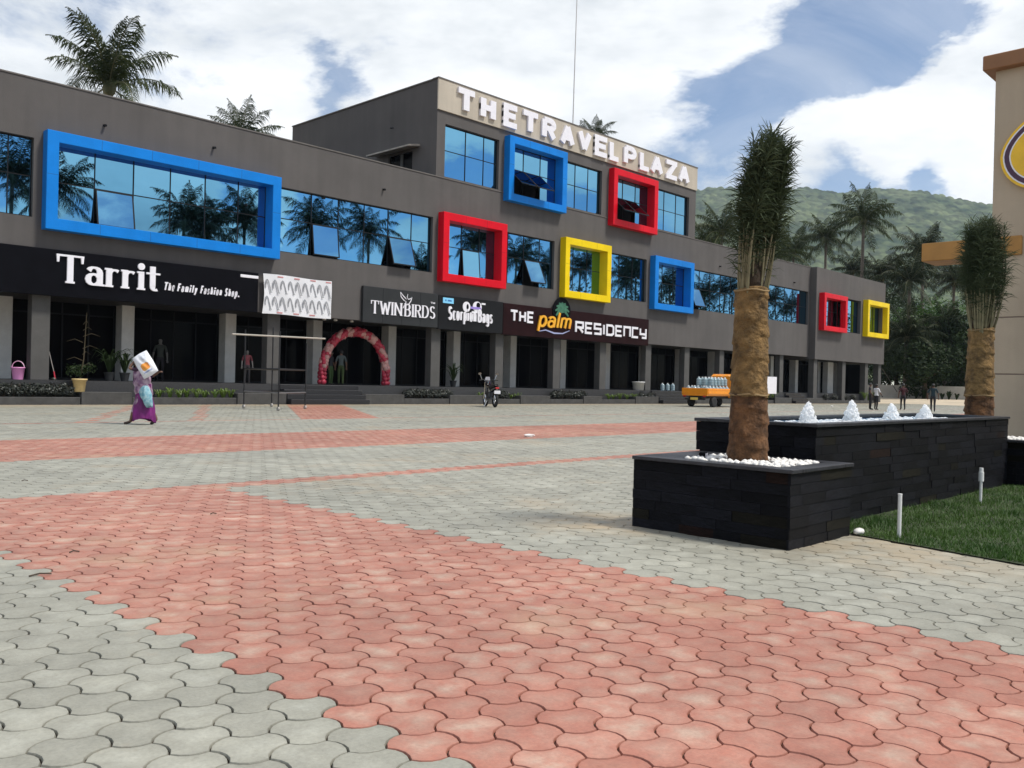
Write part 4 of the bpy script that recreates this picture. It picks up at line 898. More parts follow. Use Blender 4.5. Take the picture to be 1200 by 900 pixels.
# small black floodlight on the near planter
fl = thing('floodlight', 'small black floodlight lying among the pebbles at the planter back', 'floodlight', (6.58, 4.06, PH-.03), rad(20)); fl.scale = (.55,)*3
q = MB(); q.bbox(-.09, .09, -.05, .05, .02, .13, .012); q.build('housing', M_BLACK, fl); q = MB(); q.box(-.075, .075, -.056, -.051, .035, .115); q.build('lens', M_WHITE, fl); q = MB(); q.tube([(-.1, 0, .0), (-.1, 0, .08), (.1, 0, .08), (.1, 0, 0)], .008, 6); q.build('bracket', M_MULL, fl)

# ================================================================== WRAPPED DATE PALMS
def burlap():
    mt = mat('burlap', (.205, .122, .044), .95, var=.6, scale=9, bump=1.0, bscale=34); t = mt.node_tree; b = t.nodes['Principled BSDF']; src = b.inputs['Base Color'].links[0].from_socket
    tcn = t.nodes.new('ShaderNodeTexCoord'); wv_ = t.nodes.new('ShaderNodeTexWave'); wv_.bands_direction = 'Z'; wv_.inputs['Scale'].default_value = 55; wv_.inputs['Distortion'].default_value = 3.5; t.links.new(tcn.outputs['Object'], wv_.inputs[0])
    mxn = t.nodes.new('ShaderNodeMix'); mxn.data_type = 'RGBA'; mxn.blend_type = 'MULTIPLY'; mxn.inputs[0].default_value = .35; t.links.new(src, mxn.inputs[6]); t.links.new(wv_.outputs[0], mxn.inputs[7]); t.links.new(mxn.outputs[2], b.inputs['Base Color']); return mt
M_BURL = burlap()
M_BURL2 = mat('wet_burlap', (.110, .052, .021), .95, var=.7, scale=9, bump=1.0, bscale=30)
M_DATE = mat('date_leaf', (.030, .046, .022), .55, col2=(.085, .105, .055), scale=3, trans=.2, spec=.12)
M_PET = mat('palm_petiole', (.21, .185, .10), .7, var=.3, scale=6)
def wrap_mesh(name, z0, z1, r0, r1, mt, folds=9, amp=.012, seed=0):
    rr = random.Random(seed); n = 48; L = int((z1-z0)/.0125); vs = []
    ph = [rr.uniform(0, 6) for _ in range(L+1)]
    for l in range(L+1):
        u = l/L; z = z0+(z1-z0)*u; r = r0+(r1-r0)*u
        for q in range(n):
            a = 2*PI*q/n; turn = (z/.105+a/(2*PI)*.9+.10*math.sin(2*a+seed)+.05*math.sin(5*a+z*9)); fr_ = turn-math.floor(turn)
            lay = .034*(1-fr_)**.7*(.5+.5*math.sin(math.floor(turn)*2.3+a*1.5+seed))
            crease = .012*math.sin(a*7+math.floor(turn)*3.1+z*22)*(1-fr_)
            rr_ = r*(.975+.018*math.sin(3*a+z*5+seed)+lay*2.6+crease*3.2)+rr.uniform(-.0012, .0012)
            vs.append((rr_*math.cos(a), rr_*math.sin(a), z+.012*math.sin(2*a+seed)+rr.uniform(-.002, .002)))
    fs = [(l*n+q, l*n+(q+1) % n, (l+1)*n+(q+1) % n, (l+1)*n+q) for l in range(L) for q in range(n)]
    m_ = MB(); m_.add(vs, fs+[tuple(L*n+q for q in range(n))]); return m_
def date_frond(rr, L, lean_az, splay, curl, bend=(0, 0, 0)):
    """upright tied frond: pale petiole and rachis, stiff leaflets set in a V that point up and out"""
    rac = MB(); lf = MB(); n = 26; pts = []
    dirv = Vector((math.cos(lean_az), math.sin(lean_az), 0)); side = Vector((-dirv.y, dirv.x, 0)); tw = rr.uniform(-.15, .15)
    for i in range(n+1):
        u = i/n; out_ = splay*(math.sin(min(1, u/.5)*PI/2)**.8)*(1-.45*max(0, u-.62)/.38) - curl*.08*u
        pts.append(dirv*out_+side*(tw*u*L*.16)+Vector(bend)*(u**2.2)*L+Vector((0, 0, u*L*(1-.06*u))))
    k1 = int(n*.46); rr_l = [.0105*(1-.85*(i/n)**.7)+.0015 for i in range(n+1)]
    rac.tube(pts[:k1+1], rr_l[:k1+1], 5); rac.cur = 1; rac.tube(pts[k1:], rr_l[k1:], 4)
    u0 = rr.uniform(.12, .44)
    for i in range(3, n+1):
        u = i/n
        if u < u0: continue
        for rep in range(1 if u < u0+.10 else 2 if u < u0+.2 else 5):
            for sg in (-1, 1):
                t = (pts[min(i+1, n)]-pts[i-1]).normalized(); p = pts[i]-t*rr.uniform(0, L/n)
                a = rr.uniform(.35, 1.55)*(1.1-.25*u); ba = rr.uniform(-1.2, 1.3)
                d = (t*math.cos(a)+(side*sg*math.cos(ba)+dirv*math.sin(ba))*math.sin(a)+Vector((0, 0, -.18))).normalized()
                ln = (.09+.115*math.sin(min(1, u*1.1)*PI*.75))*rr.uniform(.5, 1.3)*(L/1.55)
                sdv = d.cross(Vector((rr.uniform(-1, 1), rr.uniform(-1, 1), rr.uniform(-1, 1)))).normalized()*.0046
                mid = p+d*ln*.55; tip = p+d*ln+Vector((0, 0, -rr.uniform(.0, .45)*ln))
                lf.add([p-sdv*.6, p+sdv*.6, mid+sdv, mid-sdv, tip], [(0, 1, 2, 3), (3, 2, 4)])
    return rac, lf
def date_palm(loc, ztop, L, r, lean, label, nf, seed, spread, bend=(0, 0, 0)):
    o = thing('wrapped_date_palm', label, 'palm tree', loc, 0, 'wrapped date palms in the slate planters'); rr = random.Random(seed)
    h = ztop-loc[2]; q = MB(); q.tube([(0, 0, -.05), (0, 0, h-.03)], [r*.92, r*.80], 16); q.build('trunk', mat('date_trunk', (.09, .06, .035), .95, var=.4, scale=10, bump=.8), o)
    w1 = wrap_mesh('wrap', .0, h*.40, r*1.10, r*1.01, M_BURL2, seed=seed); w1.build('lower_wrap', M_BURL2, o, smooth=True)
    w2 = wrap_mesh('wrap', h*.385, h, r*1.03, r*.90, M_BURL, seed=seed+3); w2.build('upper_wrap', M_BURL, o, smooth=True)
    for zz, rr_ in ((h*.40, r*1.05), (h*.985, r*.93)):
        q = MB(); q.tube([(rr_*math.cos(2*PI*k/24), rr_*math.sin(2*PI*k/24), zz+.006*math.sin(k)) for k in range(25)], .009, 5); q.build('rope', mat('rope', (.25, .17, .08), .9), o)
    q = MB(); q.tube([(0, 0, h-.1), (0, 0, h+.12), (0.01, -.01, h+.32)], [r*.80, r*.62, r*.25], 14); q.build('fibre_heart', mat('palm_fibre', (.045, .03, .018), .95, var=.5, scale=14, bump=1.0, bscale=30), o, smooth=True)
    for k in range(nf):
        az = rr.uniform(0, 2*PI); r0 = r*.74*math.sqrt(rr.random()); sp = spread*math.sqrt(rr.random()); LL = L*rr.uniform(.80, 1.0)
        rac, lf = date_frond(rr, LL, az, sp, rr.uniform(-1, 1), bend)
        base = Vector((r0*math.cos(az), r0*math.sin(az), h-.12)); f = rac.build('frond', [M_PET, M_DATE], o, loc=base); f.rotation_euler = (lean[0]+rr.gauss(0, .02), lean[1]+rr.gauss(0, .02), 0)
        lf.build('leaflets', M_DATE, f)
    return o
date_palm((E1[0], E1[1], PH-.05), 2.03, 1.55, .150, (.035, .035), 'tallest wrapped palm with upright tied fronds in the near slate planter', 46, 3, .078, (.045, -.047, 0))
date_palm((E2[0], E2[1], PH-.05), 2.10, 1.72, .178, (.0, -.015), 'shorter bushy wrapped palm before the tan building', 66, 8, .135)

# ================================================================== COCONUT PALMS
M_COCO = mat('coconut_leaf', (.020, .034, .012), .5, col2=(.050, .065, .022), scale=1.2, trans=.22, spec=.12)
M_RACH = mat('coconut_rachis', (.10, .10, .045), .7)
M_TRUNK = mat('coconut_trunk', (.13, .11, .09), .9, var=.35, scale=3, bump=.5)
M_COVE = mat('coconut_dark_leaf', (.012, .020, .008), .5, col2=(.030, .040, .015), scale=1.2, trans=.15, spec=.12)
def coco_frond(e0, seed, L=4.2, droop=1.0):
    rr = random.Random(seed); n = 22; pts = [Vector((0, 0, 0))]; el = e0
    for i in range(n):
        pts.append(pts[-1]+Vector((math.cos(el), 0, math.sin(el)))*(L/n)); el -= droop*(.030+.075*(i/n)**1.2)*(1.0 if e0 > -.3 else .5)
    mb = MB(); mb.tube(pts, [.045*(1-.85*i/n)+.004 for i in range(n+1)], 4); mb.cur = 1
    for i in range(2, n+1):
        u = i/n; t = (pts[i]-pts[i-1]).normalized()
        for rep in range(3):
            p = pts[i-1].lerp(pts[i], (rep+.5)/3)
            for sg in (-1, 1):
                ln = 1.2*math.sin(min(1, .12+u*.95)*PI)**.55*rr.uniform(.8, 1.1)+.12
                d = (t*rr.uniform(.45, .75)+Vector((0, sg, 0))*rr.uniform(.6, .9)+Vector((0, 0, rr.uniform(-.55, .10)))).normalized()
                d2 = (d+Vector((0, 0, -rr.uniform(.9, 1.9)))).normalized()
                wv_ = t*.030; mid = p+d*ln*.5; tip = mid+d2*ln*.5
                mb.add([p-wv_*.6, p+wv_*.6, mid+wv_, mid-wv_, tip], [(0, 1, 2, 3), (3, 2, 4)])
    return mb
FR = {}
def frond_mesh(ci, v, dark=False):
    if (ci, v, dark) not in FR:
        e0 = (1.38, 1.05, .62, .15, -.5)[ci]
        FR[(ci, v, dark)] = coco_frond(e0, 100+ci*7+v, droop=(.55, .9, 1.0, 1.1, .9)[ci]).mesh('frond', [M_RACH, M_COVE if dark else M_COCO])
    return FR[(ci, v, dark)]
TRK = {}
def coco_palm(name, x, y, zc, label, group, R=4.2, seed=0, lean=0.0, counts=(3, 5, 6, 5, 4), dark=False, cat='palm tree', z0=0.0):
    """zc: height of the crown's heart; R: frond length"""
    rr = random.Random(seed); o = thing(name, label, cat, (x, y, z0), 0, group); s = R/4.2
    la = rr.uniform(0, 2*PI); dx, dy = lean*math.cos(la), lean*math.sin(la); hz = zc-z0
    pts = [(dx*(1-(1-k/10)**2)-dx, dy*(1-(1-k/10)**2)-dy, hz*k/10) for k in range(11)]
    q = MB(); q.tube(pts, [.22*s*(1-.35*k/10)*(1.25 if k == 0 else 1) for k in range(11)], 9); q.build('trunk', M_TRUNK, o, smooth=True)
    hb = MB(); hb.ico((0, 0, hz-.1), .32*s, 2, .12, (1, 1, 1.5)); hb.build('crown_heart', MATS['coconut_rachis'], o)
    for ci, n in enumerate(counts):
        for k in range(n):
            a = 2*PI*(k+.5*(ci % 2))/n+rr.uniform(-.35, .35)
            link('frond', frond_mesh(ci, k % 2, dark), o, (0, 0, hz), (rr.uniform(-.25, .25), rr.uniform(-.12, .12), a), (s*rr.uniform(.85, 1.08),)*3)
    return o
GB = 'coconut palms rising behind the building'
def palm_at(px, py, Y, R, label, seed, **k):
    p = aty(px, py, Y); return coco_palm('coconut_palm', p.x, p.y, p.z, label, GB, R, seed, **k)
palm_at(128, 102, 60, 5.6, 'big coconut palm above the roof at the far left', 1, counts=(5, 6, 4, 2, 1))
palm_at(284, 168, 78, 4.6, 'coconut palm top peeping over the roof left of the upper block', 2, counts=(4, 6, 5, 3, 2))
palm_at(697, 163, 72, 3.6, 'few coconut fronds showing above the roof letters', 4)
palm_at(1012, 258, 48, 5.3, 'tall coconut palm standing clear against the green hill', 5, lean=1.2)
palm_at(968, 280, 54, 4.6, 'coconut palm just left of the tall one against the hill', 6)
palm_at(930, 296, 60, 4.8, 'leaning coconut palm right of the near palm bundle', 7)
palm_at(905, 300, 52, 4.6, 'coconut palm half hidden behind the near palm bundle', 9)
palm_at(846, 272, 56, 4.6, 'coconut palm left of the near palm bundle', 12)
palm_at(826, 290, 60, 4.2, 'low coconut palm beside the upper block corner', 13)
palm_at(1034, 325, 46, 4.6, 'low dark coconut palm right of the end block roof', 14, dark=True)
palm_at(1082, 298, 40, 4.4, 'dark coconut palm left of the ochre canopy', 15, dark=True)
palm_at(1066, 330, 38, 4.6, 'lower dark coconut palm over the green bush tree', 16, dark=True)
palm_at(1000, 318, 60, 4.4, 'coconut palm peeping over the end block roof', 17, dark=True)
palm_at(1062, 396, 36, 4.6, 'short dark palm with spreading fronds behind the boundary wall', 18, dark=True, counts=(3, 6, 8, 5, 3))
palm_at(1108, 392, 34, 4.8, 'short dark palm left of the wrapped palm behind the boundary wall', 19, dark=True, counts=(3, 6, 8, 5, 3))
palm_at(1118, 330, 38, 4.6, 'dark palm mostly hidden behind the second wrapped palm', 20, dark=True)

# broad trees: tapered trunk with limbs, crown of many leaf clumps
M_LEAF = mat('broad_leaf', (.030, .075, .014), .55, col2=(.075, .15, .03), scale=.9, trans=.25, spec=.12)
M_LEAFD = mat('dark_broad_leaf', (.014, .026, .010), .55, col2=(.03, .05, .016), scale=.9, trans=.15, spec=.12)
M_BARK = mat('bark', (.075, .055, .04), .95, var=.35, scale=4, bump=.6)
def leaf_crown(rr, lobes, nleaf, size, mt):
    b_ = MB(); vol = [l[3]**2 for l in lobes]
    for k in range(nleaf):
        l = rr.choices(lobes, vol)[0]; d = Vector((rr.gauss(0, 1), rr.gauss(0, 1), rr.gauss(0, 1))).normalized()
        p = Vector(l[:3])+Vector((d.x, d.y, d.z*.8))*l[3]*rr.uniform(.55, 1.06)
        n = (d+Vector((rr.gauss(0, .5), rr.gauss(0, .5), rr.gauss(0, .5)+.4))).normalized(); a = n.orthogonal().normalized(); a = Matrix.Rotation(rr.uniform(0, 6.3), 3, n) @ a; c = n.cross(a); s = size*rr.uniform(.6, 1.3)
        b_.add([p-a*s, p+c*s*.45, p+a*s, p-c*s*.45], [(0, 1, 2, 3)])
    return b_
def broad_tree(x, y, h, r, label, seed, mt, n=8000, size=.17, group='broad trees behind the boundary wall', z0=0):
    rr = random.Random(seed); o = thing('broad_tree', label, 'tree', (x, y, z0), 0, group)
    q = MB(); q.tube([(0, 0, 0), (.1, .05, h*.3), (.05, .1, h*.55)], [.32, .24, .15], 9); lob = []
    for k in range(15):
        a = rr.uniform(0, 6.28); d = rr.uniform(.25, .8)*r; z = h*rr.uniform(.16, .82); lob.append((d*math.cos(a), d*math.sin(a), z, r*rr.uniform(.32, .5)))
        if k < 6: q.tube([(.07, .08, h*.35), (d*.5*math.cos(a), d*.5*math.sin(a), h*.5), (d*math.cos(a), d*math.sin(a), z)], [.12, .08, .03], 6)
    lob.append((0, 0, h*.8, r*.5)); q.build('trunk', M_BARK, o, smooth=True)
    leaf_crown(rr, lob, n, size, mt).build('crown', mt, o); return o
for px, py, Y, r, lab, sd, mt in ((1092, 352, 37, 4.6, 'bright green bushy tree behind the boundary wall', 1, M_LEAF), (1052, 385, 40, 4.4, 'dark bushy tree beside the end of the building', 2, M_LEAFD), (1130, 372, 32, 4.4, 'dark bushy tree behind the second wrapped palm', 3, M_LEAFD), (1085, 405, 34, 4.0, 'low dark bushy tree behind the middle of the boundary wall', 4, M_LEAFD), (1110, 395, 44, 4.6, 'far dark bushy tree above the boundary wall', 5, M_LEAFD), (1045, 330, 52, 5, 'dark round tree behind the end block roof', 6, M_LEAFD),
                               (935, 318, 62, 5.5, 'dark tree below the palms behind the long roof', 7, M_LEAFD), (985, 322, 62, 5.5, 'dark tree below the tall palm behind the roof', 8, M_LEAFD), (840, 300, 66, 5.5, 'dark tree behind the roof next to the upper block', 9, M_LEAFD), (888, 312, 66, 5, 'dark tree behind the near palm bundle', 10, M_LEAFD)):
    p = aty(px, py, Y); broad_tree(p.x, p.y, p.z*1.12, r, lab, sd, mt)
# palms and trees across the road, which the window glass mirrors
GM = 'palms across the road mirrored in the windows'
VY = 84.0
for k, (px, py) in enumerate(((14, 205), (62, 222), (212, 262), (243, 275), (286, 262), (376, 262), (436, 272), (492, 318), (556, 284), (612, 303), (640, 320), (684, 312), (728, 330), (744, 318), (790, 335), (826, 345), (850, 340), (905, 352), (930, 360))):
    p = aty(px, py, VY); coco_palm('coconut_palm', p.x, 2*(YF+.2)-VY+random.uniform(-1, 1), p.z, 'coconut palm across the road, seen only as a dark reflection in the windows', GM, 4.6, 40+k, dark=True, lean=1.0)
for k, (px, py, r) in enumerate(((640, 345, 7), (690, 340, 8), (745, 345, 8), (795, 350, 8), (850, 356, 9), (900, 362, 9), (950, 368, 9), (1000, 374, 9), (1030, 378, 9), (560, 335, 6))):
    p = aty(px, py, VY+8); broad_tree(p.x, 2*(YF+.2)-VY-8, max(6, p.z*1.2), r, 'dark tree across the road, seen only as a reflection in the windows', 60+k, M_LEAFD, 2600, .3, 'trees across the road mirrored in the windows')

# ================================================================== HILL
def hill():
    az0, az1, na = 6.0, 58.0, 720; r0, r1, nr = 825.0, 3050.0, 330
    A = np.radians(np.linspace(az0, az1, na)); Rr = np.linspace(r0, r1, nr); AA, RR = np.meshgrid(A, Rr, indexing='ij')
    ridge = np.interp(np.degrees(A), [4, 12, 15.7, 16.7, 19.4, 22, 24, 26, 28.5, 30.7, 32.4, 36, 45, 62], [9.0, 10.0, 10.55, 10.75, 11.55, 11.9, 11.75, 12.1, 11.9, 12.3, 12.25, 12.4, 12.0, 9.0])
    rc = 2550.0; H = rc*np.tan(np.radians(ridge))[:, None]
    u = (RR-r0)/(rc-r0); prof = np.where(u < 1, np.clip(u, 0, 1)**1.25*(1.0), 1-.5*(u-1)**1.0)
    Z = H*prof
    X, Y = RR*np.cos(AA), RR*np.sin(AA)
    from mathutils import noise as mn
    gul = np.zeros_like(Z)
    for i in range(na):
        for j in range(0, nr, 1):
            pass
    rgh = np.random.default_rng(4)
    # gullies and spurs from a few sine ridges
    for k in range(14):
        f = rgh.uniform(.0016, .008); th = rgh.uniform(0, PI); ph = rgh.uniform(0, 6.28); gul += np.sin((X*np.cos(th)+Y*np.sin(th))*f+ph)*(.036/f)**1.0*.7
    Z = Z+gul*np.clip(u, 0, 1)*np.clip(1.15-u, .0, 1)*1.4
    # nearer, darker spur on the left
    sp = 195*np.exp(-((np.degrees(AA)-34.5)/5.0)**2)*np.exp(-((RR-1600)/300)**2); Z = np.maximum(Z, sp+Z*.45)
    # tree canopy: rounded bumps
    bx = np.zeros_like(Z); tone = np.full_like(Z, .3); da = (A[1]-A[0]); dr = Rr[1]-Rr[0]
    for k in range(95000):
        i = rgh.integers(0, na); j = rgh.integers(0, nr); rad_ = rgh.uniform(5, 13); hgt = rad_*rgh.uniform(.5, 1.15); tn = rgh.random()
        wa = int(rad_/(Rr[j]*da))+1; wr = int(rad_/dr)+1; i0, i1 = max(0, i-wa), min(na, i+wa+1); j0, j1 = max(0, j-wr), min(nr, j+wr+1)
        d2 = (((AA[i0:i1, j0:j1]-A[i])*Rr[j])**2+(RR[i0:i1, j0:j1]-Rr[j])**2)/rad_**2
        nb_ = hgt*np.sqrt(np.clip(1-d2, 0, 1)); win = nb_ > bx[i0:i1, j0:j1]; bx[i0:i1, j0:j1] = np.where(win, nb_, bx[i0:i1, j0:j1]); tone[i0:i1, j0:j1] = np.where(win, tn, tone[i0:i1, j0:j1])
    Z = Z+bx*1.0-1.0
    V = np.stack([X, Y, Z], -1).reshape(-1, 3); idx = np.arange(na*nr).reshape(na, nr)
    F = np.stack([idx[:-1, :-1], idx[1:, :-1], idx[1:, 1:], idx[:-1, 1:]], -1).reshape(-1, 4)[:, ::-1]
    F = F[:, ::-1]
    me = D.meshes.new('hill'); me.from_pydata(V.tolist(), [], F.tolist()); me.polygons.foreach_set('use_smooth', [True]*len(me.polygons))
    me.attributes.new('tone', 'FLOAT', 'POINT').data.foreach_set('value', tone.astype(np.float32).ravel())
    mt = mat('hill_forest', (.016, .036, .012), .95, col2=(.15, .175, .085), scale=.012, detail=14)
    t = mt.node_tree; pb_ = t.nodes['Principled BSDF']; src = pb_.inputs['Base Color'].links[0].from_socket; at = t.nodes.new('ShaderNodeAttribute'); at.attribute_name = 'tone'
    mrn = t.nodes.new('ShaderNodeMapRange'); t.links.new(at.outputs['Fac'], mrn.inputs[0]); mrn.inputs[3].default_value = .45; mrn.inputs[4].default_value = 1.35
    hs = t.nodes.new('ShaderNodeHueSaturation'); t.links.new(src, hs.inputs['Color']); t.links.new(mrn.outputs[0], hs.inputs['Value']); t.links.new(hs.outputs[0], pb_.inputs['Base Color']); pb_.inputs['Specular IOR Level'].default_value = .1
    me.materials.append(mt); me.update(); return me
link('hill', hill(), None, kind='structure')

# ================================================================== BOUNDARY WALL beyond the plaza
M_LIME = mat('limewashed_wall', (.50, .48, .43), .9, var=.14, scale=.6, bump=.3)
bw = thing('boundary_wall', 'long pale boundary wall under dark trees beyond the building', 'wall', (100.4, 34, 0))
for k in range(11):
    q = MB(); y0 = -30+k*6.0; q.box(0, .2, y0+.02, y0+5.98, 0, 1.86+.02*(k % 2)); q.build('wall_panel', M_LIME, bw)
rr = random.Random(2)
def weed(px, py, label, X=98.5, h=.9, n=26, mt=None):
    p = atx(px, py, X); b_ = MB()
    for k in range(n):
        a = rr.uniform(0, 6.28); l = h*rr.uniform(.5, 1.1); sp = rr.uniform(.2, .75)*l; d = Vector((math.cos(a), math.sin(a), 0)); s = d.cross(Vector((0, 0, 1)))*.05
        m1 = d*sp*.5+Vector((0, 0, l*.8)); tp = d*sp+Vector((0, 0, l*rr.uniform(.55, 1)))
        b_.add([-s, s, m1+s*1.5, m1-s*1.5, tp], [(0, 1, 2, 3), (3, 2, 4)])
    o = b_.build('weed', mt or M_LEAFD, None, loc=(p.x, p.y, .40)); return tag(o, label, 'plant', 'weeds along the boundary wall')
for px, lab in ((1074, 'weed at the boundary wall right of the maroon shirt'), (1083, 'weed at the boundary wall left of the man in teal'), (1104, 'largest weed at the boundary wall right of the man in teal'), (1112, 'second weed at the boundary wall right of the man in teal'), (1121, 'weed at the boundary wall next to the second wrapped palm')):
    weed(px, 467, lab, h=rr.uniform(.8, 1.3))
q = MB(); a = aty(1034, 432, YE); c = aty(1053.5, 452, 38); q.tube([a, c+Vector((0, 0, -1.0))], .035, 5)
tag(q.build('stay_wire', M_MULL), 'slanting stay wire from the end column towards the boundary wall', 'wire')

rr = random.Random(31); lob = []
for k in range(120): lob.append((rr.uniform(103, 113), rr.uniform(6, 66), rr.uniform(.4, 4.2), rr.uniform(1.2, 2.4)))
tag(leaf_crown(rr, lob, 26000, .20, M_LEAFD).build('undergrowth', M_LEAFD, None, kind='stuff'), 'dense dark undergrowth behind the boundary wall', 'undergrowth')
# antenna mast on the roof of the upper block
p = aty(671, 140, 42); ms = thing('antenna_mast', 'thin white antenna mast rising above the roof letters', 'mast', (p.x, 42, 15.9)); q = MB(); q.tube([(0, 0, 0), (.1, 0, 9), (.22, 0, 17)], [.05, .04, .03], 8); q.build('pole', mat('mast_paint', (.55, .55, .55), .5), ms)
q = MB(); q.lathe([(.12, 0), (.12, .03), (.06, .05)], 10); q.build('base_plate', M_MULL, ms)

# ================================================================== THINGS IN FRONT OF THE SHOPS
def strap_plant(name, loc, h, n, mt, label, group, seed, cat='plant', width=.022, spread=.8):
    r_ = random.Random(seed); b_ = MB()
    for k in range(n):
        a = r_.uniform(0, 6.28); l = h*r_.uniform(.65, 1.15); d = Vector((math.cos(a), math.sin(a), 0)); s = Vector((-d.y, d.x, 0))*width; sp = spread*l*r_.uniform(.3, 1.0)
        o = d*.03; m1 = o+d*sp*.35+Vector((0, 0, l*.72)); m2 = o+d*sp*.75+Vector((0, 0, l*.88)); tp = o+d*sp*1.1+Vector((0, 0, l*r_.uniform(.5, .85)))
        b_.add([o-s*.6, o+s*.6, m1+s, m1-s, m2+s*.8, m2-s*.8, tp], [(0, 1, 2, 3), (3, 2, 4, 5), (5, 4, 6)])
    return tag(b_.build(name, mt, None, loc=loc), label, cat, group)
M_LILY = mat('lily_leaf', (.085, .16, .022), .5, col2=(.17, .24, .05), scale=6, trans=.3)
M_SHRUB = mat('dark_shrub_leaf', (.016, .020, .018), .5, col2=(.035, .042, .03), scale=6, trans=.1)
def bed_row(p0, pxs, kind, where, h):
    for k, px in enumerate(pxs):
        x = aty(px, 470, YB+.35).x; nm = ('leftmost', 'second', 'third', 'fourth', 'fifth', 'sixth', 'seventh', 'eighth', 'ninth', 'tenth')[k]
        if kind == 'lily': strap_plant('lily_clump', (x, YB+.36+random.uniform(-.1, .1), .2), h*random.uniform(.85, 1.15), 30, M_LILY, f'green strap leaved lily clump, {nm} in the bed {where}', 'lily clumps along the shop fronts', int(px))
        else: shrub(x, YB+.36, h, f'dark leafy shrub, {nm} in the bed {where}', int(px))
def shrub(x, y, h, label, seed):
    r_ = random.Random(seed); o = thing('shrub', label, 'shrub', (x, y, .2), 0, 'dark shrubs along the shop fronts'); q = MB()
    for k in range(7): a = r_.uniform(0, 6.28); q.tube([(0, 0, 0), (.12*math.cos(a), .12*math.sin(a), h*.4), (.28*math.cos(a), .2*math.sin(a), h*r_.uniform(.6, .95))], [.012, .009, .005], 5)
    q.build('stems', M_BARK, o); leaf_crown(r_, [(-.18, 0, h*.5, h*.40), (.18, .02, h*.48, h*.42), (0, 0, h*.66, h*.36)], 420, .055, M_SHRUB).build('crown', M_SHRUB, o)
bed_row(155, [187, 198, 209, 219, 229, 240, 251, 261, 270], 'lily', 'behind the walking woman', .42)
bed_row(571, [563, 600, 607], 'lily', 'behind the motorcycle', .42)
bed_row(706, [712, 720, 728, 736, 742], 'lily', 'under the maroon sign end', .45)
bed_row(880, [886, 893, 900, 906], 'lily', 'under the white notice board', .75)
bed_row(964, [1012, 1018], 'lily', 'beside the two standing people', .9)
bed_row(-6, [4, 15, 27, 39, 51, 63, 74, 84], 'shrub', 'under the pink bucket', .62)
bed_row(474, [480, 489, 498, 507, 516, 524], 'shrub', 'under the charcoal bag sign', .62)
bed_row(645, [650, 658, 666, 675, 682], 'shrub', 'under the yellow palm lettering', .65)
bed_row(964, [968, 978, 990, 1000], 'shrub', 'left of the two standing people', .7)
bed_row(571, [585, 590], 'shrub', 'behind the motorcycle', .6)
bed_row(745, [752, 762], 'shrub', 'left of the orange truck', .6)

# pink bucket, red mop, yellow pot
p = aty(21, 441, YF+.55); bk = thing('bucket', 'pink plastic bucket with raised handle on the shop floor edge', 'bucket', (p.x, p.y, ZP)); M_PNK = mat('pink_plastic', (.86, .34, .66), .4, var=.04, scale=6)
q = MB(); q.lathe([(.16, 0), (.165, .01), (.215, .40), (.235, .41), (.235, .44), (.205, .44), (.155, .03)], 24); q.build('bucket_body', M_PNK, bk, smooth=True)
q = MB(); q.tube([(.22*math.cos(a), 0, .42+.24*math.sin(a)) for a in [PI*k/14 for k in range(15)]], .013, 6); q.build('handle', mat('pink_handle', (.85, .55, .72), .4), bk).rotation_euler = (0, 0, rad(-46))
p = aty(63, 441, YF+.8); mp_ = thing('mop', 'long mop with a red lower handle leaning on the dark shop front', 'mop', (p.x, p.y, ZP)); q = MB(); q.tube([(0, 0, .3), (-.22, .25, 1.55)], .014, 6); q.build('handle', mat('mop_stick', (.35, .33, .31), .5), mp_); q = MB(); q.tube([(.04, -.04, 0), (0, 0, .32)], [.03, .022], 8); q.build('grip', mat('red_plastic', (.60, .03, .06), .4), mp_); q = MB(); q.lathe([(.09, 0), (.1, .03), (.05, .1)], 10); q.build('mop_head', M_SHRUB, mp_)
p = aty(90, 461, YB+.2); pt = thing('flower_pot', 'cream yellow plastic pot with dry twiggy plant on grey block', 'flower pot', (aty(97.5, 461, YB+.25).x-.15, YB+.22, .46)); M_CRM = mat('cream_plastic', (.62, .47, .22), .5, var=.1, scale=8)
q = MB(); q.lathe([(.17, 0), (.18, .01), (.235, .42), (.265, .42), (.265, .48), (.225, .48), (.16, .05)], 24); q.build('pot', M_CRM, pt, smooth=True)
q = MB(); q.lathe([(.0, .40), (.22, .40), (.22, .42), (0.001, .43)], 16); q.build('soil', M_SOIL, pt)
q = MB(); rr = random.Random(4)
q.tube([(0, 0, .4), (.15, .05, 1.2), (.22, .06, 2.9)], [.022, .018, .009], 6)
for k in range(9): z = .7+k*.22; a = rr.uniform(0, 6.28); q.tube([(.1, .03, z), (.1+.3*math.cos(a), .03+.2*math.sin(a), z+.12), (.1+.62*math.cos(a), .3*math.sin(a), z+.02)], [.012, .009, .004], 5)
q.build('stem', mat('dry_stem', (.07, .055, .03), .9), pt); leaf_crown(rr, [(0, 0, .75, .3), (.3, 0, .9, .3), (-.2, .1, .8, .3)], 240, .06, M_LEAFD).build('foliage', M_LEAFD, pt)
def floor_plant(px, py, y, h, label, seed):
    p = aty(px, py, y); o = thing('potted_plant', label, 'plant', (p.x, y, ZP), 0, 'dark potted plants on the shop floor'); q = MB(); q.lathe([(.13, 0), (.18, .3), (.2, .3), (.2, .34), (.15, .34)], 14); q.build('pot', M_CHAR, o)
    s_ = strap_plant('leaves', (0, 0, .3), h, 26, M_LEAFD, 'x', None, seed, width=.035, spread=1.1); s_.parent = o
    for k in ('label', 'category'): del s_[k]
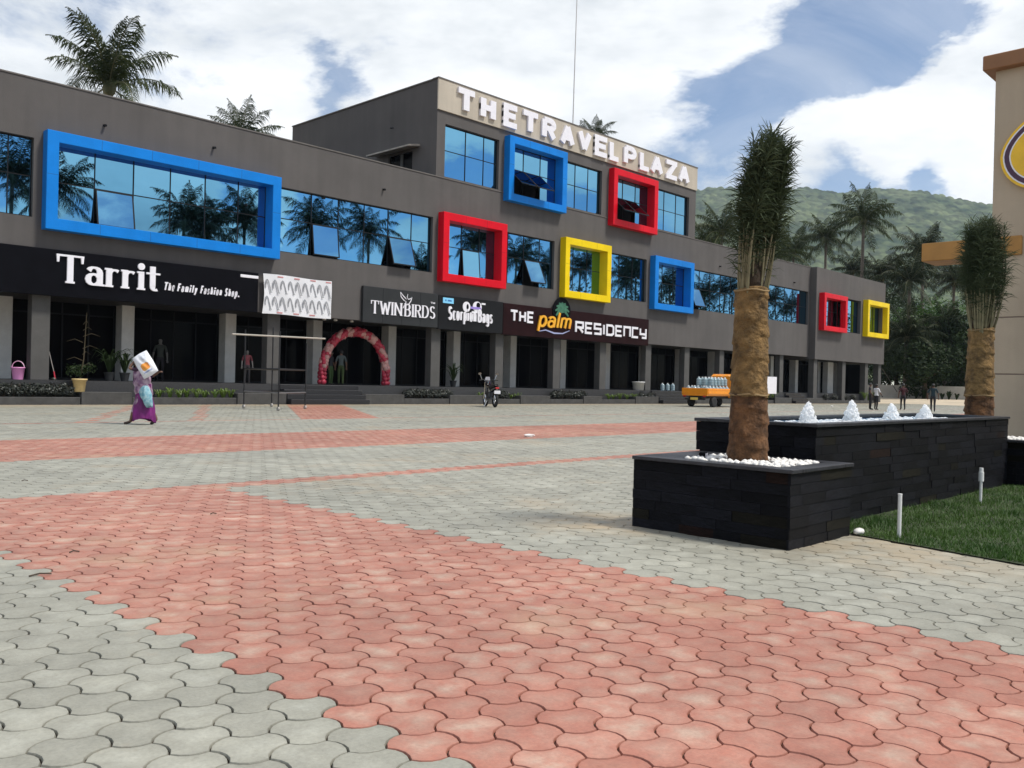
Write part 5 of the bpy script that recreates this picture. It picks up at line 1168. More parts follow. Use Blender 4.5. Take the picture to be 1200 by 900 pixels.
floor_plant(128, 442, YF+.6, .95, 'dark potted palm left of the pale pilaster behind the woman', 3); floor_plant(146, 443, YF+.5, .8, 'dark potted palm in front of the pale pilaster', 5); floor_plant(531, 450, YF+.6, .95, 'dark potted palm between the bag shop and its grey column', 7)
# white container by the column, notice board
p = aty(748, 457, YF+.3); bk2 = thing('white_tub', 'white plastic tub by the last column of the maroon sign', 'tub', (p.x, p.y, ZP)); q = MB(); q.lathe([(.34, 0), (.40, .5), (.43, .5), (.43, .56), (.36, .56)], 18); q.build('tub_body', M_PVC, bk2, smooth=True)
p = aty(902, 461.5, YB-.05); nbd = thing('notice_board', 'blank white notice board on posts in front of the end shops', 'board', (p.x, YB-.05, 0)); hw = (aty(910, 450, YB).x-aty(894.5, 450, YB).x)/2; zc0, zc1 = aty(902, 461.5, YB).z, aty(902, 441.5, YB).z
q = MB(); q.bbox(-hw, hw, -.02, .02, zc0, zc1, .01); q.build('panel', M_WHITE, nbd)
for s_ in (-1, 1): q = MB(); q.tube([(s_*hw*.8, .04, 0), (s_*hw*.8, .04, zc0+.3)], .03, 8); q.build('post', M_MULL, nbd)

# balloon arch over the steps
ya = YF+1.7; xL, xR = aty(377, 455, ya).x, aty(452, 450, ya).x; zt = aty(413, 388, ya).z
ba = thing('balloon_arch', 'arch of red and pale pink balloons over the shop steps', 'balloon arch', ((xL+xR)/2, ya, ZP-.02))
bal = []
for nm, c in (('red', (.56, .05, .09)), ('pink', (.66, .36, .33)), ('crimson', (.44, .035, .065))):
    q = MB(); q.ico((0, 0, 0), .135, 2, 0, (1, 1, 1.12)); q.lathe([(.018, -.175), (.010, -.155), (.025, -.14)], 6); bal.append(q.mesh('balloon', mat('balloon_'+nm, c, .28, spec=.5, objvar=.15), True))
rr = random.Random(12); NB = 52; hw = (xR-xL)/2; hz = zt-ZP
for k in range(NB):
    a = PI*(k+.5)/NB; u = k/NB
    # arch line: steep legs, round top
    cx = -hw*math.cos(a)*(1+.06*math.sin(a)); cz = hz*math.sin(a)**.82
    for j in range(4):
        b_ = PI/2*j+k*.42; rad_ = Vector((-math.cos(a), 0, math.sin(a))).normalized(); off = rad_*(.115*math.cos(b_))+Vector((0, 1, 0))*(.115*math.sin(b_))
        col = (0 if (j+k//5) % 2 else 1) if (k//4) % 3 == 1 else (0 if j % 2 else 2)
        if (k//3) % 4 == 3: col = 1
        link('balloon', bal[col], ba, (cx+off.x, off.y, max(.12, cz+off.z)), (rr.uniform(-.6, .6), rr.uniform(-.6, .6), 0), (rr.uniform(.75, 1.05),)*3)

# rolling black rack (work scaffold) with a long pale pole across it
P = [atz(285.5, 478.5), atz(326, 481.5), atz(357.5, 479.5), atz(317, 477.5)]
sc = thing('rolling_rack', 'black steel rack on castors with a long pale pole laid across it', 'rack', P[0]); base = P[0]; M_BST = mat('black_steel', (.010, .010, .012), .4)
cor = [v-base for v in P]; cor[3] = cor[0]+(cor[2]-cor[1]); 
tops = [aty(285.5, 386, P[0].y).z, aty(326, 388, P[1].y).z, aty(357.5, 402, P[2].y).z, aty(317, 381, P[0].y).z]
for c, tz in zip(cor, tops):
    q = MB(); q.tube([(c.x, c.y, .14), (c.x, c.y, tz)], .027, 8); q.build('leg', M_BST, sc)
    q = MB(); q.tube([(c.x-.03, c.y, .07), (c.x+.03, c.y, .07)], .07, 12); q.build('castor', mat('castor_rubber', (.35, .33, .31), .6), sc)
for z in (.62, 1.45):
    for i in range(4):
        a, c = cor[i], cor[(i+1) % 4]; q = MB(); q.tube([(a.x, a.y, z), (c.x, c.y, z)], .028, 6); q.build('rail', mat('grey_steel', (.12, .12, .125), .4) if (z < 1 and i in (0, 1)) else M_BST, sc)
q = MB(); a = aty(272, 391.5, P[1].y)-base; c = aty(381, 397, P[1].y)-base; q.tube([a, c], .03, 8); q.build('cross_pole', mat('pale_pole', (.38, .35, .30), .5), sc)

# water cans
M_CAN = D.materials.new('clear_blue_plastic'); M_CAN.use_nodes = True; _b = M_CAN.node_tree.nodes['Principled BSDF']; _b.inputs['Base Color'].default_value = (.45, .60, .66, 1); _b.inputs['Roughness'].default_value = .15; _b.inputs['Transmission Weight'].default_value = .45
_canb = MB().lathe([(.11, 0), (.135, .015), (.135, .11), (.125, .125), (.135, .14), (.135, .25), (.125, .265), (.135, .28), (.135, .36), (.06, .43), (.035, .44)], 16).mesh('can_body', M_CAN, True)
_canc = MB().lathe([(.04, .43), (.042, .435), (.042, .48), (.035, .485)], 12).mesh('cap', M_PVC, True)
def can(loc, label, group, lean=0.0):
    o = thing('water_can', label, 'water can', loc, random.uniform(0, 6), group); o.scale = (1.08,)*3; link('can_body', _canb, o); link('cap', _canc, o); return o
# ------------------------------------------------------------------ orange mini truck
tx, ty = 44.55, 27.3
tr = thing('mini_truck', 'orange open bed mini truck carrying clear water cans', 'truck', (tx, ty, 0)); M_OR = mat('orange_paint', (.86, .30, .012), .3, var=.05, scale=4, coat=.3); M_TYRE = mat('tyre_rubber', (.015, .015, .016), .8); M_CHAS = mat('chassis', (.012, .012, .013), .6)
BW, BL = 1.75, 3.0
def tb(name, mb, mt, par=tr, **k): return mb.build(name, mt, par, **k)
q = MB(); q.bbox(0, .06, 0, BW, .74, 1.10, .015); q.box(-.012, 0, .1, BW-.1, .80, .84); q.box(-.012, 0, .1, BW-.1, .99, 1.03); tb('tailgate', q, M_OR)
for y0 in (-.02, BW-.03):
    q = MB(); q.bbox(.065, BL, y0, y0+.05, .74, 1.10, .015); 
    yo = y0-.012 if y0 < 0 else y0+.05
    q.box(.1, BL-.05, yo, yo+.012, .80, .84); q.box(.1, BL-.05, yo, yo+.012, .99, 1.03); tb('side_panel', q, M_OR)
q = MB(); q.bbox(.0, BL, .03, BW-.03, .66, .735, .01); tb('bed_floor', q, M_OR)
q = MB(); q.box(.1, 4.6, .45, .58, .50, .655); q.box(.1, 4.6, BW-.58, BW-.45, .50, .655); q.box(.05, .12, .2, BW-.2, .42, .50); tb('chassis', q, M_CHAS)
# cab: rounded body with rear window, side window, door
cb = MB(); prof = [(BL+.08, .55), (BL+.06, 1.15), (BL+.12, 1.86), (BL+.35, 1.99), (BL+1.1, 1.99), (BL+1.45, 1.76), (BL+1.78, 1.10), (BL+1.85, .85), (BL+1.82, .48)]
n = len(prof); ins = lambda z: .02+.07*max(0, (z-1.1))
vs = [(x, ins(z), z) for x, z in prof]+[(x, BW-ins(z), z) for x, z in prof]
cb.add(vs, [tuple(range(n-1, -1, -1)), tuple(range(n, 2*n))]+[(i, i+1, n+i+1, n+i) for i in range(n-1)]); cab = tb('cab', cb, M_OR)
M_CABG = mat('cab_glass', (.02, .03, .035), .06)
q = MB(); q.add([(BL+.068, .28, 1.22), (BL+.068, BW-.28, 1.22), (BL+.112, BW-.32, 1.76), (BL+.112, .32, 1.76)], [(0, 1, 2, 3)]); q.build('rear_window', M_CABG, cab)
q = MB(); y = .015; q.add([(BL+.3, ins(1.18)-.006, 1.18), (BL+1.55, ins(1.18)-.006, 1.18), (BL+1.38, ins(1.7)-.006, 1.74), (BL+.38, ins(1.8)-.006, 1.80)], [(0, 1, 2, 3)]); q.build('side_window', M_CABG, cab)
q = MB(); q.add([(BL+1.50, .17, 1.72), (BL+1.50, BW-.17, 1.72), (BL+1.79, BW-.06, 1.14), (BL+1.79, .06, 1.14)], [(0, 3, 2, 1)]); q.build('windscreen', M_CABG, cab)
q = MB(); q.box(BL+.28, BL+.29, .008, .02, .62, 1.15); q.box(BL+1.3, BL+1.42, .0, .015, 1.0, 1.04); q.build('door_trim', M_CHAS, cab)
for x in (.85, 3.95):
    for y in (.02, BW-.24):
        o = link('wheel', None, tr, (x, y+.11, .30)); q = MB(); q.lathe([(.19, -.10), (.28, -.10), (.30, -.06), (.30, .06), (.28, .10), (.19, .10)], 22); w_ = q.build('tyre', M_TYRE, o, smooth=True); w_.rotation_euler = (PI/2, 0, 0)
        q = MB(); q.lathe([(.02, -.075), (.19, -.08), (.19, .08), (.02, .075)], 16); w_ = q.build('rim', mat('rim_paint', (.45, .43, .40), .4), o); w_.rotation_euler = (PI/2, 0, 0)
for y in (.12, BW-.30): q = MB(); q.bbox(-.03, .02, y, y+.18, .60, .68, .01); tb('tail_light', q, mat('tail_red', (.5, .02, .02), .3))
q = MB(); q.bbox(-.035, -.015, BW/2-.25, BW/2+.25, .42, .56, .004); tb('number_plate', q, mat('plate_yellow', (.75, .55, .12), .5), tr)
q = MB(); q.box(-.02, .05, .1, BW-.1, .56, .60); tb('bumper', q, M_CHAS)
rr = random.Random(3); lab = 'clear water can standing in the orange truck bed'
for i in range(7):
    for j in range(4):
        if i == 0 and j == 1: continue
        can((tx+.28+i*.38, ty+.27+j*.40, .737), lab, 'water cans in the truck bed')
for i in range(5):
    for j in range(3):
        can((tx+1.06+i*.38, ty+.42+j*.42, .737+.525), 'clear water can in the upper layer of the truck load', 'upper water cans in the truck bed')
p = aty(776, 461, YF+.35)
for k, lb in enumerate(('clear water can on the shop floor, farthest left of three beside the truck', 'clear water can on the shop floor, middle of three beside the truck', 'clear water can on the shop floor nearest the truck')):
    can((p.x+k*.62, p.y, ZP), lb, 'water cans on the shop floor by the truck')
# ------------------------------------------------------------------ parked motorcycle, seen from behind
mb_p = atz(580, 477.5); mc = thing('motorcycle', 'black motorcycle parked with its rear to the plaza', 'motorcycle', mb_p, rad(62)); mc.scale = (1.22,)*3; M_BIKE = mat('black_bike_paint', (.012, .012, .016), .2, coat=.5); M_CHR = mat('chrome', (.75, .75, .77), .12, metal=1.0)
def bw_(x, name):
    o = link(name, None, mc, (x, 0, .30)); q = MB(); n = 26
    q.tube([(.245*math.cos(2*PI*k/n), 0, .245*math.sin(2*PI*k/n)) for k in range(n+1)], .055, 8, False); q.build('tyre', M_TYRE, o, smooth=True)
    q = MB(); q.tube([(.20*math.cos(2*PI*k/n), 0, .20*math.sin(2*PI*k/n)) for k in range(n+1)], .018, 6, False)
    for k in range(6): a = PI*k/3; q.tube([(0, 0, 0), (.2*math.cos(a), 0, .2*math.sin(a))], .012, 5)
    q.build('rim', M_CHR, o)
bw_(0, 'wheel'); bw_(1.27, 'wheel')
q = MB(); q.tube([(0, .1, .30), (.45, .1, .42), (.62, .06, .40), (.95, .03, .62), (1.02, 0, .88)], .025, 7); q.tube([(0, -.1, .30), (.45, -.1, .42), (.62, -.06, .40)], .025, 7); q.tube([(.1, .09, .68), (.55, .08, .70), (1.0, 0, .86)], .022, 7); q.tube([(.1, -.09, .68), (.55, -.08, .70)], .022, 7); q.build('frame', M_CHAS, mc)
q = MB(); q.bbox(.42, .80, -.14, .14, .30, .58, .04); q.tube([(.75, .12, .4), (.5, .17, .28), (-.1, .17, .34)], [.03, .045, .05], 8); q.build('engine', mat('engine_alloy', (.10, .10, .11), .4, metal=.7), mc)
def loft(mb, secs, n=12):
    vs = []
    for (x, y, z, a, b_) in secs: vs += [(x, y+a*math.cos(2*PI*k/n), z+b_*math.sin(2*PI*k/n)) for k in range(n)]
    fs = [(i*n+k, i*n+(k+1) % n, (i+1)*n+(k+1) % n, (i+1)*n+k) for i in range(len(secs)-1) for k in range(n)]+[tuple(range(n)), tuple((len(secs)-1)*n+k for k in range(n-1, -1, -1))]
    mb.add(vs, fs)
q = MB(); loft(q, [(.62, 0, .80, .06, .06), (.72, 0, .84, .14, .12), (.92, 0, .88, .15, .13), (1.05, 0, .88, .06, .07)]); q.build('fuel_tank', M_BIKE, mc, smooth=True)
q = MB(); loft(q, [(-.12, 0, .86, .07, .03), (-.02, 0, .83, .13, .06), (.3, 0, .80, .15, .06), (.62, 0, .78, .09, .06)]); q.build('seat', mat('seat_vinyl', (.02, .018, .018), .6), mc, smooth=True)
q = MB(); loft(q, [(-.22, 0, .76, .06, .03), (-.1, 0, .74, .11, .07), (.2, 0, .68, .12, .09), (.45, 0, .66, .10, .08)]); q.build('tail_cowl', M_BIKE, mc, smooth=True)
q = MB(); q.bbox(-.27, -.20, -.07, .07, .70, .77, .012); q.build('tail_light', mat('tail_red', (.5, .02, .02), .3), mc)
q = MB(); q.bbox(-.275, -.26, -.12, .12, .52, .64, .004); q.build('number_plate', M_WHITE, mc)
q = MB(); loft(q, [(-.25, 0, .58, .07, .02), (-.2, 0, .50, .08, .05), (-.05, 0, .60, .07, .04)]); q.build('mudguard', M_BIKE, mc, smooth=True)
q = MB(); q.tube([(1.27, .07, .30), (1.06, .09, .95)], .025, 7); q.tube([(1.27, -.07, .30), (1.06, -.09, .95)], .025, 7); q.build('fork', M_CHR, mc)
q = MB(); q.tube([(.88, .38, 1.02), (1.0, .2, 1.05), (1.04, 0, 1.0), (1.0, -.2, 1.05), (.88, -.38, 1.02)], .016, 7); q.build('handlebar', M_CHAS, mc)
for s_ in (-1, 1):
    q = MB(); q.tube([(.98, s_*.26, 1.05), (.96, s_*.34, 1.26)], .008, 5); loft(q, [(.93, s_*.35, 1.28, .06, .045), (.97, s_*.35, 1.28, .065, .05)]); q.build('mirror', M_CHR, mc)
q = MB(); loft(q, [(1.08, 0, .95, .09, .09), (1.18, 0, .95, .10, .10), (1.21, 0, .95, .07, .07)]); q.build('headlight', M_CHR, mc, smooth=True)
q = MB(); q.add([(1.10, -.12, 1.0), (1.10, .12, 1.0), (1.05, .08, 1.16), (1.05, -.08, 1.16)], [(0, 1, 2, 3)]); q.add([(1.103, -.12, 1.0), (1.103, .12, 1.0), (1.053, .08, 1.16), (1.053, -.08, 1.16)], [(3, 2, 1, 0)]); q.build('windshield', M_WHITE, mc)  # white colour stands in for the glints on the windshield
q = MB(); q.tube([(.5, .16, .28), (.45, .30, .02)], .014, 6); q.build('side_stand', M_CHR, mc)
# small litter on the paving
for px, py, lab in ((620, 512, 'crumpled white wrapper lying on the pink paving band'), (975, 476.5, 'small white scrap on the paving beyond the fountain')):
    p = atz(px, py); q = MB(); q.ico((0, 0, .03), .09, 2, .25, (1.6, 1, .45)); tag(q.build('litter', M_PVC, None, loc=p), lab, 'litter')
for px, py, lab in ((351, 717, 0), (248, 644, 0), (86.5, 645, 0), (30, 564, 0), (139, 675, 0)): pass
for k, (px, py, l_) in enumerate(((47, 675, .12), (87, 648, .06), (29, 564, .06), (250, 603, .05))):
    p = atz(px, py); q = MB(); q.tube([(-l_/2, 0, .008), (0, .01, .014), (l_/2, -.008, .008)], .005, 5); tag(q.build('twig', M_BARK, None, loc=p), ('longest dark twig on the grey blocks at the lower left', 'dark twig on pink blocks near the left edge of pink', 'dark twig on the far grey blocks at the left', 'short twig on the pink blocks behind the middle')[k], 'twig')

# ================================================================== PEOPLE
M_SKIN = mat('skin_brown', (.13, .065, .040), .55, var=.08, scale=20); M_HAIR = mat('black_hair', (.010, .009, .009), .5)
M_EYE = mat('eye_white', (.7, .68, .65), .3)
def skin_body(name, chains, mats, parent, classify, levels=2):
    """one continuous body grown over a skeleton: chains of (point, rx, ry); shared points join"""
    vs, es, rs, idx = [], [], [], {}
    for ch in chains:
        prev = None
        for (p, rx, ry) in ch:
            key = tuple(round(c, 4) for c in p)
            if key not in idx: idx[key] = len(vs); vs.append(p); rs.append((rx, ry))
            i = idx[key]
            if prev is not None and prev != i and (prev, i) not in es: es.append((prev, i))
            prev = i
    me = D.meshes.new(name); me.from_pydata(vs, es, []); o = D.objects.new(name, me); COL.objects.link(o)
    mod = o.modifiers.new('skin', 'SKIN'); mod.branch_smoothing = .6
    for i, d in enumerate(me.skin_vertices[0].data): d.radius = rs[i]; d.use_root = (i == 0)
    ss = o.modifiers.new('sub', 'SUBSURF'); ss.levels = levels; ss.render_levels = levels
    dg = bpy.context.evaluated_depsgraph_get(); m2 = D.meshes.new_from_object(o.evaluated_get(dg)); D.objects.remove(o); m2.name = name
    m2.materials.clear()
    for x in mats: m2.materials.append(x)
    for pl_ in m2.polygons: pl_.use_smooth = True; pl_.material_index = classify(pl_.center)
    return link(name, m2, parent)
def hand(chain_end, d, side, up=Vector((0, 0, 1)), curl=.5):
    """palm and five curled fingers as skeleton chains; d: direction of the forearm"""
    w_ = Vector(chain_end); d = Vector(d).normalized(); s = d.cross(up).normalized() if d.cross(up).length > .1 else Vector((1, 0, 0)); n = s.cross(d).normalized()
    out = []; palm = w_+d*.06
    ch0 = [(tuple(w_), .026, .02), (tuple(palm), .034, .018)]; out.append(ch0)
    for k in range(4):
        o = (k-1.5)*.019; L = (.064, .074, .070, .054)[k]; a = palm+s*o+d*.03; b_ = a+(d*math.cos(curl*.6)-n*math.sin(curl*.6))*L*.5; c = b_+(d*math.cos(curl*1.5)-n*math.sin(curl*1.5))*L*.5
        out.append([(tuple(palm), .034, .018), (tuple(a), .011, .010), (tuple(b_), .009, .009), (tuple(c), .007, .007)])
    t1_ = w_+d*.03+s*side*.034; out.append([(tuple(palm), .034, .018), (tuple(t1_), .012, .011), (tuple(t1_+d*.035+s*side*.016-n*.01), .009, .009)])
    return out
def V3(*a): return Vector(a)
def head_chain(neck, hc, fwd=V3(0, 1, 0), s=1.0):
    """neck to crown; hc = centre of the head"""
    return [[(tuple(neck), .055*s, .055*s), (tuple(hc-V3(0, 0, .085*s)), .060*s, .066*s), (tuple(hc), .078*s, .092*s), (tuple(hc+V3(0, 0, .075*s)), .066*s, .080*s)],
            [(tuple(hc-V3(0, 0, .02*s)+fwd*.0), .078*s, .092*s), (tuple(hc-V3(0, 0, .03*s)+fwd*.098*s), .014*s, .018*s)]]
def face(parent, hc, fwd, s=1.0):
    sd = fwd.cross(V3(0, 0, 1))
    for k in (-1, 1):
        q = MB(); p = hc+V3(0, 0, .005)+fwd*.088*s+sd*k*.032*s; q.ico(p, .012*s, 1, 0, (1.3, 1, .8)); q.build('eye', M_EYE, parent)
        q = MB(); q.ico(p+fwd*.008*s, .006*s, 1); q.build('pupil', M_HAIR, parent)
        q = MB(); q.ico(hc+sd*k*.082*s+V3(0, 0, -.005), .028*s, 1, 0, (.4, .7, 1.1)); q.build('ear', M_SKIN, parent, smooth=True)
    q = MB(); q.ico(hc+V3(0, 0, -.06*s)+fwd*.088*s, .018*s, 1, 0, (1.4, .5, .35)); q.build('mouth', mat('lips', (.16, .05, .045), .5), parent)
def hair_cap(parent, hc, fwd, s=1.0, long=False):
    q = MB(); q.ico((0, 0, 0), 1.0, 3); vs = []
    for v in q.v:
        p = Vector(v); f = p.dot(fwd); pt_ = V3(p.x*.094, p.y*.106, p.z*.100)*s
        if f > .35 and p.z < .45: pt_ *= .86
        elif p.z < -.35 and f > -.2: pt_ *= .85
        vs.append(tuple(hc+pt_+V3(0, 0, .018*s)-fwd*.012*s))
    q.v = vs
    if long: q.ico(hc-fwd*.12*s-V3(0, 0, .03), .062*s, 2, .06)
    q.build('hair', M_HAIR, parent, smooth=True)
def person(label, loc, heading, h, shirt, trouser, pose, group=None, extras=None, name='person', skin=None, hair=True, sleeve=.32, cat='person'):
    """local frame: +y forward, +x right hand side; figure of 1.70 m scaled to h"""
    o = thing(name, label, cat, loc, heading-PI/2, group); k = h/1.70; o.scale = (k, k, k); sk = skin or M_SKIN
    hip = V3(0, 0, .93); ch = []
    lf, rf = pose.get('feet', ((-.1, .0), (.1, .0)))
    lk = pose.get('lift', (0, 0))
    spine = [(tuple(hip), .155, .115), ((0, .0, 1.08), .135, .10), ((0, .0, 1.25), .155, .11), ((0, -.01, 1.38), .145, .095), ((0, -.01, 1.46), .062, .06)]
    ch.append(spine)
    for s, f, l in ((-1, lf, lk[0]), (1, rf, lk[1])):
        ft = V3(f[0], f[1], .075+l); kn = V3(s*.095+(f[0]-s*.1)*.5, f[1]*.5+.03+abs(f[1])*.12, .50)
        ch.append([(tuple(hip), .155, .115), ((s*.095, 0, .86), .095, .095), (tuple(kn), .062, .065), (tuple(ft), .042, .045), (tuple(ft+V3(0, .10, -.035-l*.9)), .042, .03), (tuple(ft+V3(0, .17, -.048-l*1.0)), .030, .018)])
    for s, key in ((-1, 'larm'), (1, 'rarm')):
        el, wr = pose.get(key, ((s*.25, -.02, 1.12), (s*.27, .06, .88))); el, wr = Vector(el), Vector(wr)
        ch.append([((0, -.01, 1.38), .145, .095), ((s*.17, -.01, 1.40), .062, .060), (tuple(el), .043, .043), (tuple(wr), .028, .026)])
        ch += hand(wr, wr-el, -s, V3(0, 0, 1) if abs((wr-el).normalized().z) < .9 else V3(0, 1, 0))
    hc = V3(*pose.get('head', (0, .025, 1.60))); ch += head_chain(V3(0, -.01, 1.46), hc)
    def cls(c):
        if c.z > 1.45 and abs(c.x) < .12: return 0
        if c.z < .95 and abs(c.x) < .23: return 2 if c.z > .07 else 3
        if c.z > .92 and abs(c.x) < .19: return 1
        if c.z > 1.40-sleeve*.8 and abs(c.x) < .34: return 1
        return 0
    skin_body('body', ch, [sk, shirt, trouser, mat('dark_shoes', (.02, .018, .016), .6)], o, cls)
    if hair: hair_cap(o, hc, V3(0, 1, 0))
    if hair is not None: face(o, hc, V3(0, 1, 0))
    if extras: extras(o)
    return o
M_TEAL = mat('teal_shirt', (.006, .028, .040), .8, var=.2, scale=10); M_MAR = mat('maroon_shirt', (.045, .006, .011), .8, var=.2, scale=10); M_WSH = mat('white_shirt', (.62, .62, .64), .8, var=.1, scale=10); M_TRS = mat('dark_trousers', (.014, .012, .016), .8, var=.2, scale=10); M_BSH = mat('black_shirt', (.02, .02, .026), .8); M_GSH = mat('grey_green_shirt', (.07, .09, .09), .8, var=.15, scale=10)
away = math.atan2(1, 3)
WALK = dict(feet=((-.09, .22), (.09, -.22)), lift=(0, .04), larm=((-.25, -.12, 1.14), (-.26, -.14, .90)), rarm=((.25, .06, 1.12), (.25, .20, .92)))
person('man in teal shirt and dark trousers walking beyond the fountain', atz(1093, 482.5), math.radians(20), 1.70, M_TEAL, M_TRS, dict(WALK, larm=((-.30, -.06, 1.14), (-.29, .0, .88)), rarm=((.28, -.02, 1.12), (.30, .06, .88))))
person('man in maroon shirt and dark trousers near the boundary wall', atz(1058, 480.3), math.radians(40), 1.70, M_MAR, M_TRS, dict(feet=((-.09, .1), (.09, -.08)), larm=((-.27, -.05, 1.14), (-.28, .04, .9)), rarm=((.29, .04, 1.15), (.16, .20, 1.22))))
def vest(o):
    q = MB(); loft(q, [(0, 0, .95, .165, .125)]) if False else None
person('standing man in black waistcoat over white shirt by the end block', atz(1019, 480), math.radians(-60), 1.68, M_BSH, M_TRS, dict(feet=((-.1, .0), (.1, .04)), larm=((-.26, -.02, 1.13), (-.27, .1, .9)), rarm=((.26, -.02, 1.13), (.25, .12, .92))), sleeve=.2)
person('standing man in white shirt beside the man in black waistcoat', atz(1026.5, 480.3), math.radians(-20), 1.62, M_WSH, M_TRS, dict(feet=((-.1, .0), (.1, -.06)), larm=((-.25, .08, 1.13), (-.12, .28, .98)), rarm=((.26, .06, 1.13), (.2, .28, .96))), sleeve=.3)
p = aty(399, 455, YF+1.4); person('person in grey green top standing under the balloon arch', (p.x, p.y, ZP), math.radians(60), 1.66, M_GSH, mat('green_trousers', (.035, .06, .015), .8, var=.2, scale=8), dict(feet=((-.09, .05), (.09, -.05))))
p = aty(387, 455, YF+1.7); person('person in dark clothes half hidden beside the left balloon leg', (p.x, p.y, ZP), math.radians(-70), 1.6, M_BSH, mat('dark_green_trousers', (.04, .08, .02), .8, var=.2, scale=8), dict(feet=((-.09, .0), (.09, .0))))
M_MANN = mat('mannequin_grey', (.13, .125, .12), .5)
GMN = 'shop mannequins'
p = aty(187, 447, YK-.1); person('pale adult mannequin in grey green top behind the walking woman', (p.x, p.y, ZP), math.radians(-120), 1.85, mat('grey_top', (.035, .042, .036), .8), M_TRS, dict(), GMN, skin=M_MANN, hair=None, name='mannequin', cat='mannequin')
p = aty(289, 452, YF+.9); person('child mannequin in dark red top behind the rolling rack', (p.x, p.y, ZP), math.radians(-110), 1.45, mat('dark_red_top', (.12, .02, .03), .8, var=.4, scale=12), M_TRS, dict(), GMN, skin=M_MANN, hair=None, name='mannequin', cat='mannequin')

# ---- woman in a purple sari carrying a sack on her back and shoulder
wp = atz(169, 497.5); hd = math.atan2(-RT0.y, -RT0.x)            # walks towards the left of the picture
wo_ = thing('person', 'barefaced woman in purple sari carrying a white sack, walking past the shops', 'person', wp, hd-PI/2); wo_['label'] = 'woman in purple sari and sandals carrying a white sack across the plaza'
kk = .93; wo_.scale = (kk,)*3
hip = V3(0, 0, .90); ch = [[(tuple(hip), .17, .13), ((0, .02, 1.06), .14, .11), ((0, .06, 1.22), .15, .115), ((0, .10, 1.34), .14, .095), ((0, .13, 1.42), .06, .058)]]
for s, f, l in ((-1, (-.08, .31), 0), (1, (.08, -.28), .06)):
    ft = V3(f[0], f[1], .07+l); kn = V3(s*.09, f[1]*.5+.05, .47)
    toe = [(tuple(ft+V3(0, .10, -.035-l*.9)), .040, .026), (tuple(ft+V3(0, .17, -.045-l*1.0)), .030, .016)]
    ch.append([(tuple(hip), .17, .13), ((s*.09, 0, .83), .10, .10), (tuple(kn), .06, .06), (tuple(ft), .038, .042)]+toe)
# left arm (seen side) reaches up and back over the head to the sack; right hand supports it from below behind the shoulder
arms = {-1: ((-.22, .30, 1.46), (-.12, .16, 1.66)), 1: ((.26, -.02, 1.20), (.12, -.30, 1.30))}
arms = {-1: ((-.20, .33, 1.40), (-.10, .20, 1.63)), 1: ((.24, .0, 1.16), (.16, -.24, 1.30))}
for s in (-1, 1):
    el, wr = map(Vector, arms[s]); ch.append([((0, .10, 1.34), .14, .095), ((s*.16, .10, 1.36), .055, .055), (tuple(el), .040, .040), (tuple(wr), .027, .025)]); ch += hand(wr, wr-el, -s, V3(0, 0, 1) if s > 0 else V3(0, 1, 0), .9)
hc = V3(-.0, .20, 1.53); ch += head_chain(V3(0, .13, 1.42), hc)
def wcls(c):
    if .98 < c.z < 1.43 and abs(c.x) < .24 and c.y > -.12 and c.y < .24: return 1
    if c.z < .06: return 3
    if c.z < .98 and c.z > .3: return 2
    return 0
M_SARI = mat('purple_sari', (.085, .010, .085), .7, col2=(.44, .33, .40), scale=5.5, detail=2, bump=.5, bscale=14)
M_SARIB = mat('magenta_sari', (.20, .009, .17), .7, col2=(.085, .008, .075), scale=3.6, detail=3)
skin_body('body', ch, [M_SKIN, mat('dark_blouse', (.03, .008, .03), .8), M_SARI, mat('sandal_brown', (.035, .02, .015), .6)], wo_, wcls)
hair_cap(wo_, hc, V3(0, 1, 0), 1.0, True); face(wo_, hc, V3(0, 1, 0))
q = MB(); n = 40; L = 26; vs = []
for l in range(L+1):
    u = l/L; z = .10+(1.02-.10)*u
    stride = (1-u)**1.3
    ry = .175+.135*stride*(1-.25*max(0, .12-u)/.12); rx = .175+.035*stride
    for k in range(n):
        a = 2*PI*k/n; fold = 1+(.085*math.sin(8*a+u*4.2)+.05*math.sin(13*a-u*7))*(.4+stride)+.03*math.sin(u*9+a*2+1)
        zz = z+(.045*math.sin(2*a+.6)+.03*math.sin(a-1.2))*(1-u)
        vs.append((rx*math.cos(a)*fold, .02+ry*math.sin(a)*fold+.06*stride*math.sin(a)*0, zz))
q.add(vs, [(l*n+k, l*n+(k+1) % n, (l+1)*n+(k+1) % n, (l+1)*n+k) for l in range(L) for k in range(n)])
sk_ = q.build('sari_skirt', [M_SARIB], wo_, smooth=True)
# pallu: cloth wound from the right hip across the chest and over the left shoulder
q = MB(); n = 44; L = 14; vs = []
for l in range(L+1):
    u = l/L; z = .72+.62*u
    for k in range(n):
        a = 2*PI*k/n; tilt = .14*math.cos(a+PI)*(1-.4*u); yc = .02+.09*u; rx = .215-.03*u; ry = .205-.03*u+.02*math.sin(u*PI)
        f = 1+.05*math.sin(7*a+u*14)+.05*math.sin(u*22+a*2)
        vs.append((rx*math.cos(a)*f, yc+ry*math.sin(a)*f, z+tilt*(.5+.5*u)))
q.add(vs, [(l*n+k, l*n+(k+1) % n, (l+1)*n+(k+1) % n, (l+1)*n+k) for l in range(L) for k in range(n)]); q.build('sari_drape', [M_SARI], wo_, smooth=True)
